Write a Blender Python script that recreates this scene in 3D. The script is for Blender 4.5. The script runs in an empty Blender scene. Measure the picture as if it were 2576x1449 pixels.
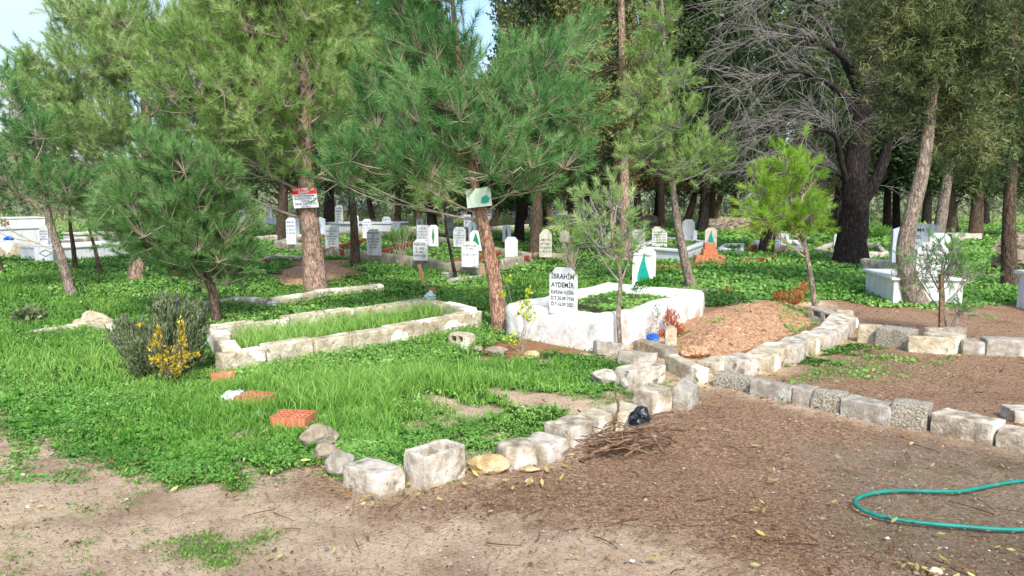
import bpy, bmesh, math, random
import numpy as np
from mathutils import Vector, noise as mnoise

# ------------------------------------------------------------------ camera, world, sun, exposure
scene = bpy.context.scene
W, H, F = 2576.0, 1449.0, 1909.0          # measuring frame of the survey (units used by ground())
CAM_H, TILT = 1.6, math.radians(7.0)
cd = bpy.data.cameras.new("camera"); cam = bpy.data.objects.new("camera", cd)
scene.collection.objects.link(cam)
cam.location = (0, 0, CAM_H); cam.rotation_euler = (math.pi/2 - TILT, 0, 0)
cd.sensor_width = 36; cd.lens = F/W*36; cd.clip_end = 2000; cd.clip_start = 0.05
scene.camera = cam

SUN_EL, SUN_AZ = math.radians(43), math.radians(170)   # azimuth clockwise from +Y
world = bpy.data.worlds.new("World"); scene.world = world; world.use_nodes = True
nt = world.node_tree; bg = nt.nodes["Background"]
sky = nt.nodes.new("ShaderNodeTexSky"); sky.sky_type = 'NISHITA'; sky.sun_disc = False
sky.sun_elevation = SUN_EL; sky.sun_rotation = SUN_AZ; sky.dust_density = 2.0; sky.ozone_density = 1.5
tc = nt.nodes.new("ShaderNodeTexCoord"); mp = nt.nodes.new("ShaderNodeMapping"); mp.inputs['Scale'].default_value = (1.2, 1.2, 5.0)
nz = nt.nodes.new("ShaderNodeTexNoise"); nz.inputs['Scale'].default_value = 2.2; nz.inputs['Detail'].default_value = 7
rp = nt.nodes.new("ShaderNodeValToRGB"); rp.color_ramp.elements[0].position = .42; rp.color_ramp.elements[1].position = .76
mx = nt.nodes.new("ShaderNodeMixRGB"); mx.inputs[2].default_value = (3.3, 3.9, 4.8, 1)
nt.links.new(tc.outputs['Generated'], mp.inputs[0]); nt.links.new(mp.outputs[0], nz.inputs['Vector'])
nt.links.new(nz.outputs[0], rp.inputs[0]); nt.links.new(rp.outputs[0], mx.inputs[0])
nt.links.new(sky.outputs[0], mx.inputs[1]); nt.links.new(mx.outputs[0], bg.inputs[0])
bg.inputs[1].default_value = 0.15
sl = bpy.data.lights.new("sun", 'SUN'); so = bpy.data.objects.new("sun", sl); scene.collection.objects.link(so)
sl.energy = 2.4; sl.angle = math.radians(6); sl.color = (1, .955, .88)
sd = Vector((math.sin(SUN_AZ)*math.cos(SUN_EL), math.cos(SUN_AZ)*math.cos(SUN_EL), math.sin(SUN_EL)))
so.rotation_euler = sd.to_track_quat('Z', 'Y').to_euler()
scene.view_settings.view_transform = 'Standard'; scene.view_settings.look = 'None'
scene.view_settings.exposure = 0.85; scene.view_settings.gamma = 1
scene.cycles.max_bounces = 5; scene.cycles.diffuse_bounces = 3; scene.cycles.transparent_max_bounces = 4
scene.cycles.use_denoising = True

RNG = np.random.default_rng(7); random.seed(7)
col = scene.collection

# ------------------------------------------------------------------ helpers
def ray(u, v):
    dx = (u-W/2)/F; dy = -(v-H/2)/F
    return np.array([dx, math.cos(TILT)+dy*math.sin(TILT), -math.sin(TILT)+dy*math.cos(TILT)])
def G(u, v, z=0.0):                       # surveyed point on the ground (or on height z)
    d = ray(u, v); t = (z-CAM_H)/d[2]
    return np.array([d[0]*t, d[1]*t, z])
def V(u, v, y):                           # surveyed point on the upright plane at distance y
    d = ray(u, v); t = y/d[1]
    return np.array([d[0]*t, y, CAM_H+d[2]*t])
def lin(r, g, b):
    f = lambda c: ((c/255+.055)/1.055)**2.4 if c/255 > .04045 else c/255/12.92
    return (f(r), f(g), f(b), 1)

def mesh_np(name, Vt, F3=None, F4=None, mat=None, parent=None, attrs=None, smooth=False):
    me = bpy.data.meshes.new(name)
    Vt = np.asarray(Vt, dtype=np.float64).reshape(-1, 3)
    if parent is not None: Vt = Vt - np.array(parent.location)
    n3 = 0 if F3 is None else len(F3); n4 = 0 if F4 is None else len(F4)
    me.vertices.add(len(Vt)); me.vertices.foreach_set("co", Vt.astype(np.float32).ravel())
    loops = []; starts = []; tot = []
    if n3: loops.append(np.asarray(F3).ravel()); starts.append(np.arange(n3)*3); tot.append(np.full(n3, 3))
    if n4: loops.append(np.asarray(F4).ravel()); starts.append(n3*3+np.arange(n4)*4); tot.append(np.full(n4, 4))
    lp = np.concatenate(loops).astype(np.int32)
    me.loops.add(len(lp)); me.loops.foreach_set("vertex_index", lp)
    me.polygons.add(n3+n4)
    me.polygons.foreach_set("loop_start", np.concatenate(starts).astype(np.int32))
    me.polygons.foreach_set("loop_total", np.concatenate(tot).astype(np.int32))
    if smooth: me.polygons.foreach_set("use_smooth", np.ones(n3+n4, dtype=bool))
    me.update(calc_edges=True)
    for k, a in (attrs or {}).items():
        if a.ndim == 1:
            at = me.attributes.new(k, 'FLOAT', 'POINT'); at.data.foreach_set("value", a.astype(np.float32))
        else:
            at = me.attributes.new(k, 'FLOAT_COLOR', 'POINT'); at.data.foreach_set("color", a.astype(np.float32).ravel())
    if mat: me.materials.append(mat)
    o = bpy.data.objects.new(name, me); col.objects.link(o)
    if parent is not None: o.parent = parent
    return o
def tag(o, label=None, cat=None, group=None, kind=None):
    if label: o["label"] = label
    if cat: o["category"] = cat
    if group: o["group"] = group
    if kind: o["kind"] = kind
    return o
def empty(name, loc, label, cat, group=None):
    o = bpy.data.objects.new(name, None); o.empty_display_size = .2; o.location = [float(a) for a in loc]
    col.objects.link(o); return tag(o, label, cat, group)
def copy_thing(o, loc, rz, s, label, group=None):
    c = o.copy(); col.objects.link(c); c.location = [float(a) for a in loc]; c.rotation_euler = (0, 0, rz); c.scale = s
    c["label"] = label
    if group: c["group"] = group
    for ch in list(o.children):
        k = ch.copy(); col.objects.link(k); k.parent = c
    return c
def from_bm(name, bm, mat, parent=None, smooth=True):
    if parent is not None:
        for v in bm.verts: v.co -= parent.location
    me = bpy.data.meshes.new(name); bm.normal_update(); bm.to_mesh(me); bm.free()
    for m in (mat if isinstance(mat, (list, tuple)) else [mat]): me.materials.append(m)
    if smooth: me.polygons.foreach_set("use_smooth", np.ones(len(me.polygons), dtype=bool))
    o = bpy.data.objects.new(name, me); col.objects.link(o)
    if parent is not None: o.parent = parent
    return o

# ------------------------------------------------------------------ materials
def M(name, cols, scale=5, detail=6, rough=.9, bump=.3, bscale=None, stretch=(1, 1, 1), spots=None, attr=None,
      translucent=0.0, bdist=.02, spec=.3, grime=None):
    m = bpy.data.materials.new(name); m.use_nodes = True; n = m.node_tree; N = n.nodes; L = n.links
    b = N["Principled BSDF"]; b.inputs['Roughness'].default_value = rough; b.inputs['Specular IOR Level'].default_value = spec
    co = N.new("ShaderNodeTexCoord"); mp = N.new("ShaderNodeMapping"); mp.inputs['Scale'].default_value = stretch
    L.new(co.outputs['Object'], mp.inputs[0])
    rp = N.new("ShaderNodeValToRGB"); cr = rp.color_ramp
    for i, c in enumerate(cols):
        p, c = c
        if i < 2: e = cr.elements[i]; e.position = p
        else: e = cr.elements.new(p)
        e.color = c
    if attr:
        a = N.new("ShaderNodeAttribute"); a.attribute_name = attr; L.new(a.outputs['Fac'], rp.inputs[0])
    else:
        t = N.new("ShaderNodeTexNoise"); t.inputs['Scale'].default_value = scale; t.inputs['Detail'].default_value = detail
        t.inputs['Roughness'].default_value = .65
        L.new(mp.outputs[0], t.inputs['Vector']); L.new(t.outputs[0], rp.inputs[0])
    out = rp.outputs[0]
    for sp in (spots or []):
        c, s, lo, hi = sp
        t2 = N.new("ShaderNodeTexNoise"); t2.inputs['Scale'].default_value = s; t2.inputs['Detail'].default_value = 5
        L.new(mp.outputs[0], t2.inputs['Vector'])
        r2 = N.new("ShaderNodeMapRange"); r2.inputs[1].default_value = lo; r2.inputs[2].default_value = hi
        L.new(t2.outputs[0], r2.inputs[0])
        mm = N.new("ShaderNodeMixRGB"); mm.inputs[2].default_value = c
        L.new(r2.outputs[0], mm.inputs[0]); L.new(out, mm.inputs[1]); out = mm.outputs[0]
    L.new(out, b.inputs['Base Color'])
    if bump:
        t3 = N.new("ShaderNodeTexNoise"); t3.inputs['Scale'].default_value = bscale or scale*3; t3.inputs['Detail'].default_value = 6
        L.new(mp.outputs[0], t3.inputs['Vector'])
        bp = N.new("ShaderNodeBump"); bp.inputs['Strength'].default_value = bump; bp.inputs['Distance'].default_value = bdist
        L.new(t3.outputs[0], bp.inputs['Height']); L.new(bp.outputs[0], b.inputs['Normal'])
    if translucent:
        tr = N.new("ShaderNodeBsdfTranslucent"); L.new(out, tr.inputs[0])
        ms = N.new("ShaderNodeMixShader"); ms.inputs[0].default_value = translucent
        L.new(b.outputs[0], ms.inputs[1]); L.new(tr.outputs[0], ms.inputs[2]); L.new(ms.outputs[0], N["Material Output"].inputs[0])
    return m
def bark(name, c0, c1, c2, scale=14):
    m = M(name, [(.32, c0), (.5, c1), (.68, c2)], scale=scale, rough=.95, bump=1.0, bscale=scale*1.3, stretch=(1.6, 1.6, .5), bdist=.035)
    n = m.node_tree; N = n.nodes; L = n.links
    vo = N.new("ShaderNodeTexVoronoi"); vo.feature = 'DISTANCE_TO_EDGE'; vo.inputs['Scale'].default_value = scale*1.4
    mp = [x for x in N if x.type == 'MAPPING'][0]
    w = N.new("ShaderNodeTexNoise"); w.inputs['Scale'].default_value = scale; L.new(mp.outputs[0], w.inputs['Vector'])
    ad = N.new("ShaderNodeMixRGB"); ad.inputs[0].default_value = .12; L.new(mp.outputs[0], ad.inputs[1]); L.new(w.outputs[1], ad.inputs[2])
    L.new(ad.outputs[0], vo.inputs['Vector'])
    r = N.new("ShaderNodeMapRange"); r.inputs[1].default_value = 0; r.inputs[2].default_value = .16; r.inputs[3].default_value = .25; r.inputs[4].default_value = 1
    L.new(vo.outputs[0], r.inputs[0])
    b = N["Principled BSDF"]; src = b.inputs['Base Color'].links[0].from_socket
    mu = N.new("ShaderNodeMixRGB"); mu.blend_type = 'MULTIPLY'; mu.inputs[0].default_value = .95
    L.new(src, mu.inputs[1]); L.new(r.outputs[0], mu.inputs[2]); L.new(mu.outputs[0], b.inputs['Base Color'])
    return m

lc = lin
MAT = {}
MAT['concrete'] = M("concrete", [(.34, lc(118, 106, 88)), (.47, lc(170, 158, 138)), (.62, lc(208, 198, 180))], scale=11, detail=10, bump=.7, bscale=60, bdist=.012,
                    spots=[(lc(222, 218, 210), 3.5, .55, .66), (lc(96, 88, 74), 6, .66, .78)])
MAT['concrete_grey'] = M("concrete_grey", [(.3, lc(126, 118, 104)), (.5, lc(164, 157, 144)), (.7, lc(196, 190, 180))], scale=12, bump=.7, bscale=70, bdist=.012,
                    spots=[(lc(212, 210, 204), 5, .58, .68), (lc(80, 76, 66), 7, .63, .75)])
MAT['concrete_white'] = M("concrete_white", [(.34, lc(132, 120, 102)), (.46, lc(184, 174, 158)), (.64, lc(220, 213, 202))], scale=9, detail=10, bump=.7, bscale=55, bdist=.012,
                    spots=[(lc(124, 114, 96), 11, .60, .72)])
MAT['concrete_rough'] = M("concrete_rough", [(.36, lc(116, 108, 92)), (.5, lc(164, 156, 140)), (.64, lc(204, 198, 184))], scale=70, detail=8, bump=1, bscale=60, bdist=.02)
MAT['rock'] = M("rock", [(.3, lc(112, 96, 76)), (.5, lc(160, 146, 124)), (.7, lc(204, 194, 176))], scale=8, bump=.8, bscale=26, bdist=.03,
                spots=[(lc(120, 118, 112), 4, .52, .66)])
MAT['rock_gold'] = M("rock_gold", [(.3, lc(130, 100, 64)), (.5, lc(196, 170, 124)), (.7, lc(230, 214, 180))], scale=9, bump=.8, bscale=26, bdist=.03)
MAT['limestone'] = M("limestone", [(.30, lc(146, 130, 104)), (.48, lc(190, 178, 152)), (.66, lc(220, 210, 190))], scale=7, detail=10, bump=.8, bscale=34, bdist=.02,
                     spots=[(lc(246, 242, 224), 2.6, .57, .60), (lc(112, 98, 76), 11, .60, .72)])
MAT['whitewash'] = M("whitewash", [(.30, lc(178, 168, 156)), (.46, lc(222, 220, 216)), (.66, lc(242, 242, 242))], scale=5, detail=10, bump=.5, bscale=16, bdist=.025,
                     spots=[(lc(196, 164, 138), 2.3, .57, .68), (lc(150, 146, 134), 12, .68, .80)])
MAT['cement'] = M("cement", [(.3, lc(128, 118, 98)), (.5, lc(166, 156, 134)), (.7, lc(196, 188, 168))], scale=5, bump=.4, bscale=30, bdist=.015,
                  spots=[(lc(138, 68, 48), 1.4, .60, .62), (lc(220, 216, 206), 3.1, .64, .68)])
MAT['red_block'] = M("red_block", [(.3, lc(112, 52, 36)), (.6, lc(160, 84, 60))], scale=12, bump=.4, bscale=60, bdist=.01)
MAT['clay'] = M("clay", [(.3, lc(176, 98, 68)), (.5, lc(206, 128, 94)), (.7, lc(222, 160, 130))], scale=9, bump=.6, bscale=60, bdist=.01, stretch=(5, 5, .4), spots=[(lc(206, 180, 158), 4, .62, .75)])
MAT['marble'] = M("marble", [(.3, lc(206, 210, 216)), (.5, lc(232, 234, 236)), (.7, lc(244, 245, 246))], scale=3, rough=.45, bump=.05, bscale=40,
                  spots=[(lc(186, 188, 190), 7, .60, .74)], stretch=(2, 2, .5))
MAT['marble_blue'] = M("marble_blue", [(.3, lc(150, 158, 172)), (.5, lc(184, 192, 204)), (.68, lc(216, 220, 226))], scale=5, rough=.5, bump=.05, bscale=40, stretch=(3, 3, .35))
MAT['marble_grey'] = M("marble_grey", [(.3, lc(164, 168, 172)), (.5, lc(198, 202, 206)), (.7, lc(222, 224, 226))], scale=6, rough=.7, bump=.15, bscale=50, stretch=(2.5, 2.5, .4))
MAT['marble_old'] = M("marble_old", [(.3, lc(164, 160, 140)), (.5, lc(200, 196, 178)), (.7, lc(222, 218, 204))], scale=8, rough=.8, bump=.3, bscale=50)
MAT['ink'] = M("ink", [(.4, lc(30, 34, 40)), (.6, lc(54, 58, 66))], scale=30, rough=.7, bump=0)
MAT['ink_blue'] = M("ink_blue", [(.4, lc(70, 84, 130)), (.6, lc(100, 114, 154))], scale=30, rough=.7, bump=0)
MAT['ink_grey'] = M("ink_grey", [(.4, lc(96, 104, 112)), (.6, lc(130, 138, 146))], scale=30, rough=.7, bump=0)
MAT['ink_red'] = M("ink_red", [(.4, lc(130, 62, 56)), (.6, lc(166, 90, 82))], scale=30, rough=.7, bump=0)
MAT['teal'] = M("teal_paint", [(.3, lc(14, 138, 124)), (.6, lc(34, 166, 148))], scale=14, rough=.5, bump=.1)
MAT['green_paint'] = M("green_paint", [(.3, lc(10, 128, 76)), (.6, lc(24, 150, 94))], scale=14, rough=.5, bump=.1)
MAT['dull_green'] = M("dull_green_paint", [(.3, lc(62, 112, 74)), (.6, lc(92, 140, 98))], scale=14, rough=.6, bump=.1)
MAT['sign_white'] = M("sign_white", [(.3, lc(226, 228, 232)), (.7, lc(242, 242, 242))], scale=5, rough=.4, bump=0)
MAT['sign_red'] = M("sign_red", [(.3, lc(214, 44, 34)), (.7, lc(226, 60, 48))], scale=5, rough=.4, bump=0)
MAT['sign_pale'] = M("sign_pale_green", [(.3, lc(176, 200, 180)), (.7, lc(206, 222, 206))], scale=5, rough=.5, bump=0)
MAT['wood'] = M("weathered_wood", [(.3, lc(126, 84, 58)), (.6, lc(186, 146, 112))], scale=12, bump=.6, bscale=30, stretch=(6, 6, .5), bdist=.01)
MAT['stick'] = M("stick", [(.34, lc(84, 60, 46)), (.52, lc(124, 98, 78)), (.7, lc(166, 142, 118))], scale=14, bump=.5, bscale=40, bdist=.01)
MAT['hose'] = M("green_hose", [(.3, lc(8, 112, 100)), (.7, lc(28, 142, 128))], scale=9, rough=.5, bump=.1, spec=.4, spots=[(lc(128, 140, 116), 14, .60, .78)])
MAT['black_bag'] = M("black_bag", [(.3, lc(22, 28, 36)), (.7, lc(46, 54, 66))], scale=8, rough=.3, bump=.6, bscale=20, bdist=.02, spec=.6)
MAT['white_bag'] = M("white_bag", [(.3, lc(214, 222, 222)), (.7, lc(236, 240, 240))], scale=8, rough=.5, bump=.5, bscale=22, bdist=.02, translucent=.2)
MAT['blue_bag'] = M("blue_bag", [(.3, lc(24, 84, 190)), (.7, lc(50, 120, 226))], scale=8, rough=.4, bump=.4)
MAT['aqua_cloth'] = M("aqua_cloth", [(.3, lc(178, 214, 206)), (.7, lc(214, 234, 228))], scale=8, rough=.7, bump=.4)
MAT['red_earth'] = M("red_earth", [(.36, lc(126, 90, 62)), (.48, lc(182, 138, 104)), (.64, lc(218, 182, 148))], scale=34, detail=8, bump=.9, bscale=60, bdist=.02,
                     spots=[(lc(120, 84, 56), 12, .58, .7)])
MAT['soil'] = M("soil", [(.35, lc(66, 58, 38)), (.55, lc(96, 84, 54)), (.7, lc(130, 108, 76))], scale=14, bump=.6, bscale=40, bdist=.02,
                spots=[(lc(50, 84, 30), 5, .40, .55)])
MAT['bark_pine'] = bark("bark_pine", lc(136, 110, 94), lc(182, 152, 132), lc(210, 186, 168))
MAT['bark_red'] = bark("bark_red", lc(132, 98, 80), lc(184, 142, 118), lc(210, 176, 152))
MAT['bark_grey'] = bark("bark_grey", lc(112, 99, 87), lc(154, 139, 125), lc(188, 175, 160), 18)
MAT['bark_dark'] = bark("bark_dark", lc(30, 26, 24), lc(50, 43, 39), lc(88, 80, 74), 16)
for sp in MAT['bark_dark'].node_tree.nodes: pass
MAT['bark_mid'] = bark("bark_mid", lc(70, 58, 48), lc(100, 84, 70), lc(126, 110, 94), 14)
MAT['twig'] = M("twig_bark", [(.3, lc(146, 130, 112)), (.7, lc(196, 182, 164))], scale=20, bump=0)
MAT['twig_grey'] = M("twig_grey", [(.3, lc(116, 110, 106)), (.7, lc(174, 168, 162))], scale=20, bump=0)
def leafmat(name, a, b, c, tr=.34, rough=.55):
    return M(name, [(0, a), (.5, b), (1, c)], attr="tint", rough=rough, bump=0, translucent=tr, spec=.35)
MAT['needle_olive'] = leafmat("needle_olive", lc(88, 128, 58), lc(144, 178, 94), lc(200, 220, 148))
MAT['needle_fresh'] = leafmat("needle_fresh", lc(106, 142, 74), lc(160, 192, 116), lc(208, 226, 166))
MAT['needle_deep'] = leafmat("needle_deep", lc(54, 104, 52), lc(98, 150, 82), lc(162, 198, 128))
MAT['needle_bush'] = leafmat("needle_bush", lc(66, 112, 58), lc(112, 156, 86), lc(172, 204, 136))
MAT['needle_lime'] = leafmat("needle_lime", lc(96, 142, 34), lc(140, 184, 60), lc(182, 214, 96))
MAT['cypress'] = leafmat("cypress_leaf", lc(54, 70, 42), lc(96, 110, 66), lc(150, 156, 100), .25, .7)
MAT['cypress_gold'] = leafmat("cypress_gold", lc(92, 98, 54), lc(142, 146, 86), lc(188, 186, 126), .25, .7)
MAT['cypress_dark'] = leafmat("cypress_dark", lc(46, 66, 38), lc(80, 102, 58), lc(128, 142, 86), .25, .7)
MAT['grass'] = leafmat("grass_blade", lc(80, 130, 44), lc(128, 180, 74), lc(184, 218, 122), .35)
MAT['cover'] = leafmat("ground_cover_leaf", lc(66, 116, 42), lc(112, 164, 72), lc(172, 208, 118), .3)
MAT['drygrass'] = leafmat("dry_grass", lc(120, 136, 80), lc(166, 172, 116), lc(200, 196, 150), .3)
MAT['rosemary'] = leafmat("rosemary_leaf", lc(66, 84, 50), lc(114, 130, 88), lc(168, 178, 140), .2, .7)
MAT['lilac'] = leafmat("lilac_petal", lc(136, 146, 190), lc(164, 172, 212), lc(190, 196, 226), .2)
MAT['yellow_leaf'] = leafmat("yellow_leaf", lc(176, 150, 40), lc(222, 192, 56), lc(242, 222, 110), .3)
MAT['lime_leaf'] = leafmat("lime_leaf", lc(130, 160, 30), lc(176, 196, 50), lc(214, 200, 80), .3)
MAT['rust_leaf'] = leafmat("rust_leaf", lc(134, 70, 44), lc(186, 104, 68), lc(224, 150, 108), .2, .8)
MAT['broad_leaf'] = leafmat("broad_leaf", lc(46, 104, 26), lc(80, 146, 42), lc(126, 180, 70), .3)
MAT['far_leaf'] = leafmat("far_leaf", lc(92, 108, 76), lc(126, 138, 104), lc(164, 170, 140), .2, .8)
MAT['litter'] = leafmat("litter", lc(70, 48, 36), lc(134, 100, 74), lc(196, 162, 126), .1, .9)
MAT['fallen'] = leafmat("fallen_leaf", lc(140, 96, 62), lc(170, 158, 92), lc(204, 200, 124), .2, .8)
MAT['pebble'] = leafmat("pebble", lc(96, 80, 64), lc(146, 128, 108), lc(206, 198, 186), 0, .9)
# ------------------------------------------------------------------ ground areas (surveyed outlines)
def gp(poly, z=0.0): return np.array([G(u, v, z)[:2] for u, v in poly])
def sdf(P, poly):                         # signed distance in metres, positive inside
    P = np.asarray(P)[:, :2]; n = len(poly); d = np.full(len(P), 1e9); ins = np.zeros(len(P), bool)
    for i in range(n):
        a = poly[i]; b = poly[(i+1) % n]; e = b-a; w = P-a
        t = np.clip((w@e)/(e@e+1e-12), 0, 1); q = w-t[:, None]*e
        d = np.minimum(d, np.hypot(q[:, 0], q[:, 1]))
        c = ((a[1] > P[:, 1]) != (b[1] > P[:, 1])) & (P[:, 0] < (b[0]-a[0])*(P[:, 1]-a[1])/((b[1]-a[1]) if b[1] != a[1] else 1e-9)+a[0])
        ins ^= c
    return np.where(ins, d, -d)
GREEN = gp([(-1500,1000),(-300,1040),(0,1062),(80,1110),(180,1130),(250,1160),(340,1188),(470,1200),(560,1192),(640,1210),(720,1198),(790,1160),
            (850,1160),(920,1180),(1000,1195),(1110,1165),(1250,1125),(1370,1092),(1480,1050),(1600,1000),(1640,965),(1600,925),(1520,890),
            (1440,880),(1420,850),(1500,820),(1640,790),(1780,768),(1900,752),(2020,756),(2080,752),(2250,772),(2380,774),(2576,764),(3600,750),(3600,503),(-1500,503)])
BARE = [gp([(1050,1078),(1130,1068),(1240,1078),(1255,1130),(1190,1158),(1100,1150),(1100,1105)]),
        gp([(1060,985),(1200,1000),(1300,985),(1500,985),(1600,960),(1580,1010),(1480,1035),(1330,1030),(1200,1050),(1100,1030)]),
        gp([(1190,885),(1230,850),(1330,842),(1500,862),(1500,880),(1400,888),(1330,900),(1230,905)]),
        gp([(690,690),(740,655),(880,650),(905,690),(760,720)])]
TUFTS = [(gp([(1920,935),(1955,900),(2060,866),(2150,850),(2200,875),(2120,905),(2000,932)]), .9),
         (gp([(1950,920),(2150,865),(2340,905),(2350,930),(2200,960),(2000,955)]), .35),
         (gp([(70,1270),(200,1240),(290,1260),(240,1310),(90,1330)]), .35), (gp([(330,1345),(480,1340),(620,1375),(600,1400),(400,1390)]), .5),
         (gp([(100,1380),(250,1360),(330,1400),(240,1480),(60,1450)]), .5), (gp([(-200,1110),(80,1120),(260,1170),(200,1230),(-200,1250)]), .3),
         (gp([(1110,1110),(1180,1105),(1230,1125),(1180,1150)]), .8)]
RED = [gp([(1680,880),(1690,800),(1790,765),(2060,770),(2120,800),(2060,850),(1900,890),(1750,905)]),
       gp([(1180,890),(1230,845),(1440,842),(1500,880),(1330,905)]), gp([(670,700),(740,650),(890,645),(920,695),(760,725)])]
LIT = gp([(760,1200),(850,1215),(930,1255),(1110,1235),(1300,1185),(1400,1165),(1560,1085),(1720,1010),(1780,975),(1960,1020),(2240,1075),(2400,1110),(3400,1300),
          (3400,735),(2080,748),(2150,862),(1920,950),(2300,1070),(3300,1290),(3400,1560),(2300,1500),(1900,1420),(1640,1330),(1380,1300),(1050,1290),(880,1270)])
DRAB = gp([(2050,1120),(2330,1105),(3300,1200),(3400,1560),(2300,1510),(2080,1330)])  # zone of greyer brown earth with olive patches and sparser litter

def ragged(P):
    x, y = P[:, 0], P[:, 1]
    return .10*np.sin(x*5.1+2*np.sin(y*4.3))+.08*np.sin(y*9.7+1.6*np.sin(x*8.1))+.06*np.sin(x*21+y*13)+.05*np.sin(y*31-x*17+2)
def greenness(P):                         # 0..1 cover of living green
    rg = ragged(P); s = sdf(P, GREEN)+rg; g = np.clip(s/.4+.5, 0, 1)
    for b in BARE: g = np.minimum(g, np.clip(-(sdf(P, b)+rg*1.5)/.5+.55, 0, 1))
    for t, k in TUFTS: g = np.maximum(g, k*np.clip((sdf(P, t)+rg*1.6)/.35+.3, 0, 1))
    return g

def build_ground():
    nr, nc = 620, 460
    t = np.geomspace(1.2, 620, nr); k = np.linspace(-1.25, 1.25, nc)
    Y = (-4.5+t)[:, None]+0*k[None]; X = (t+3)[:, None]*k[None]
    P = np.stack([X.ravel(), Y.ravel(), np.zeros(nr*nc)], 1)
    P[:, 2] = .010*np.sin(P[:, 0]*2.1+np.cos(P[:, 1]*1.3)*2)*np.cos(P[:, 1]*1.7)+.006*np.sin(P[:, 0]*5.3+P[:, 1]*4.1)-.012
    g = greenness(P)
    r = np.zeros(len(P))
    for a in RED: r = np.maximum(r, np.clip(sdf(P, a)/.3+.5, 0, 1))
    l = np.clip(sdf(P, LIT)/.5+.5, 0, 1)
    dd = np.clip(sdf(P, DRAB)/.8+.5, 0, 1)
    far = np.clip((P[:, 1]-31-4*np.sin(P[:, 0]*.3))/6, 0, 1)
    i = (np.arange(nr-1)[:, None]*nc+np.arange(nc-1)[None]).ravel()
    F4 = np.stack([i, i+1, i+nc+1, i+nc], 1)
    m = bpy.data.materials.new("earth"); m.use_nodes = True; N = m.node_tree.nodes; L = m.node_tree.links
    b = N["Principled BSDF"]; b.inputs['Roughness'].default_value = .95; b.inputs['Specular IOR Level'].default_value = .15
    co = N.new("ShaderNodeTexCoord")
    def noise(s, d=6, ro=.6):
        x = N.new("ShaderNodeTexNoise"); x.inputs['Scale'].default_value = s; x.inputs['Detail'].default_value = d; x.inputs['Roughness'].default_value = ro
        L.new(co.outputs['Object'], x.inputs['Vector']); return x.outputs[0]
    def ramp(src, els):
        x = N.new("ShaderNodeValToRGB")
        for i, (p, c) in enumerate(els):
            e = x.color_ramp.elements[i] if i < 2 else x.color_ramp.elements.new(p); e.position = p; e.color = c
        L.new(src, x.inputs[0]); return x.outputs[0]
    def attr(n):
        x = N.new("ShaderNodeAttribute"); x.attribute_name = n; return x.outputs['Fac']
    def mask(a, ns, w=.12, amp=.8):
        x = N.new("ShaderNodeMath"); x.operation = 'MULTIPLY_ADD'; L.new(ns, x.inputs[0]); x.inputs[1].default_value = amp; x.inputs[2].default_value = -amp/2
        y = N.new("ShaderNodeMath"); y.operation = 'ADD'; L.new(a, y.inputs[0]); L.new(x.outputs[0], y.inputs[1])
        r = N.new("ShaderNodeMapRange"); r.inputs[1].default_value = .5-w; r.inputs[2].default_value = .5+w; L.new(y.outputs[0], r.inputs[0]); return r.outputs[0]
    def mix(f, a, c, blend='MIX'):
        x = N.new("ShaderNodeMixRGB"); x.blend_type = blend
        if isinstance(f, float): x.inputs[0].default_value = f
        else: L.new(f, x.inputs[0])
        L.new(a, x.inputs[1]); L.new(c, x.inputs[2]); return x.outputs[0]
    n1 = noise(2.2); n1b = noise(3.3, 10, .8); n2 = noise(9, 8, .75); n3 = noise(48, 9, .85); n4 = noise(150, 3, .8)
    sand = ramp(n3, [(.36, lin(110, 82, 60)), (.41, lin(200, 162, 128)), (.47, lin(246, 212, 174)), (.58, lin(254, 234, 206))])
    sand = mix(ramp(n1, [(.42, (0,0,0,1)), (.66, (.7,.7,.7,1))]), sand, ramp(n4, [(.35, lin(110, 82, 62)), (.6, lin(184, 152, 124))]))
    litt = ramp(n3, [(.35, lin(70, 50, 38)), (.43, lin(136, 104, 80)), (.51, lin(184, 148, 118)), (.62, lin(232, 202, 172))])
    drab = ramp(n3, [(.34, lin(96, 80, 64)), (.46, lin(158, 136, 112)), (.62, lin(206, 184, 158))])
    drab = mix(ramp(n1, [(.5, (0,0,0,1)), (.68, (.6,.6,.6,1))]), drab, ramp(n4, [(.4, lin(70, 72, 30)), (.6, lin(110, 104, 56))]))
    red = ramp(n3, [(.3, lin(134, 86, 58)), (.5, lin(180, 132, 100)), (.7, lin(208, 164, 130))])
    grn = ramp(n2, [(.35, lin(40, 58, 24)), (.55, lin(58, 92, 32)), (.75, lin(84, 124, 46))])
    dry = ramp(n2, [(.3, lin(112, 124, 70)), (.5, lin(150, 156, 104)), (.7, lin(186, 184, 140))])
    c = mix(mask(attr("litter"), n1b, .28, 1.9), sand, litt)
    c = mix(mask(attr("drab"), n2, .3, 1.0), c, drab)
    c = mix(mask(attr("red"), n2, .2, 1.0), c, red)
    c = mix(mask(attr("green"), n2, .16, .9), c, grn)
    c = mix(mask(attr("far"), n1, .3, .6), c, dry)
    n6 = noise(1.1, 9, .7); c = mix(.9, c, ramp(n6, [(.34, (.70, .67, .64, 1)), (.46, (.96, .96, .96, 1)), (.56, (1, 1, 1, 1))]), 'MULTIPLY')
    L.new(c, b.inputs['Base Color'])
    bp = N.new("ShaderNodeBump"); bp.inputs['Strength'].default_value = .9; bp.inputs['Distance'].default_value = .04
    L.new(n3, bp.inputs['Height']); L.new(bp.outputs[0], b.inputs['Normal'])
    o = mesh_np("ground", P, F4=F4, mat=m, attrs={"green": g, "red": r, "litter": l, "drab": dd, "far": far}, smooth=True)
    tag(o, kind="structure")
build_ground()

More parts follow.
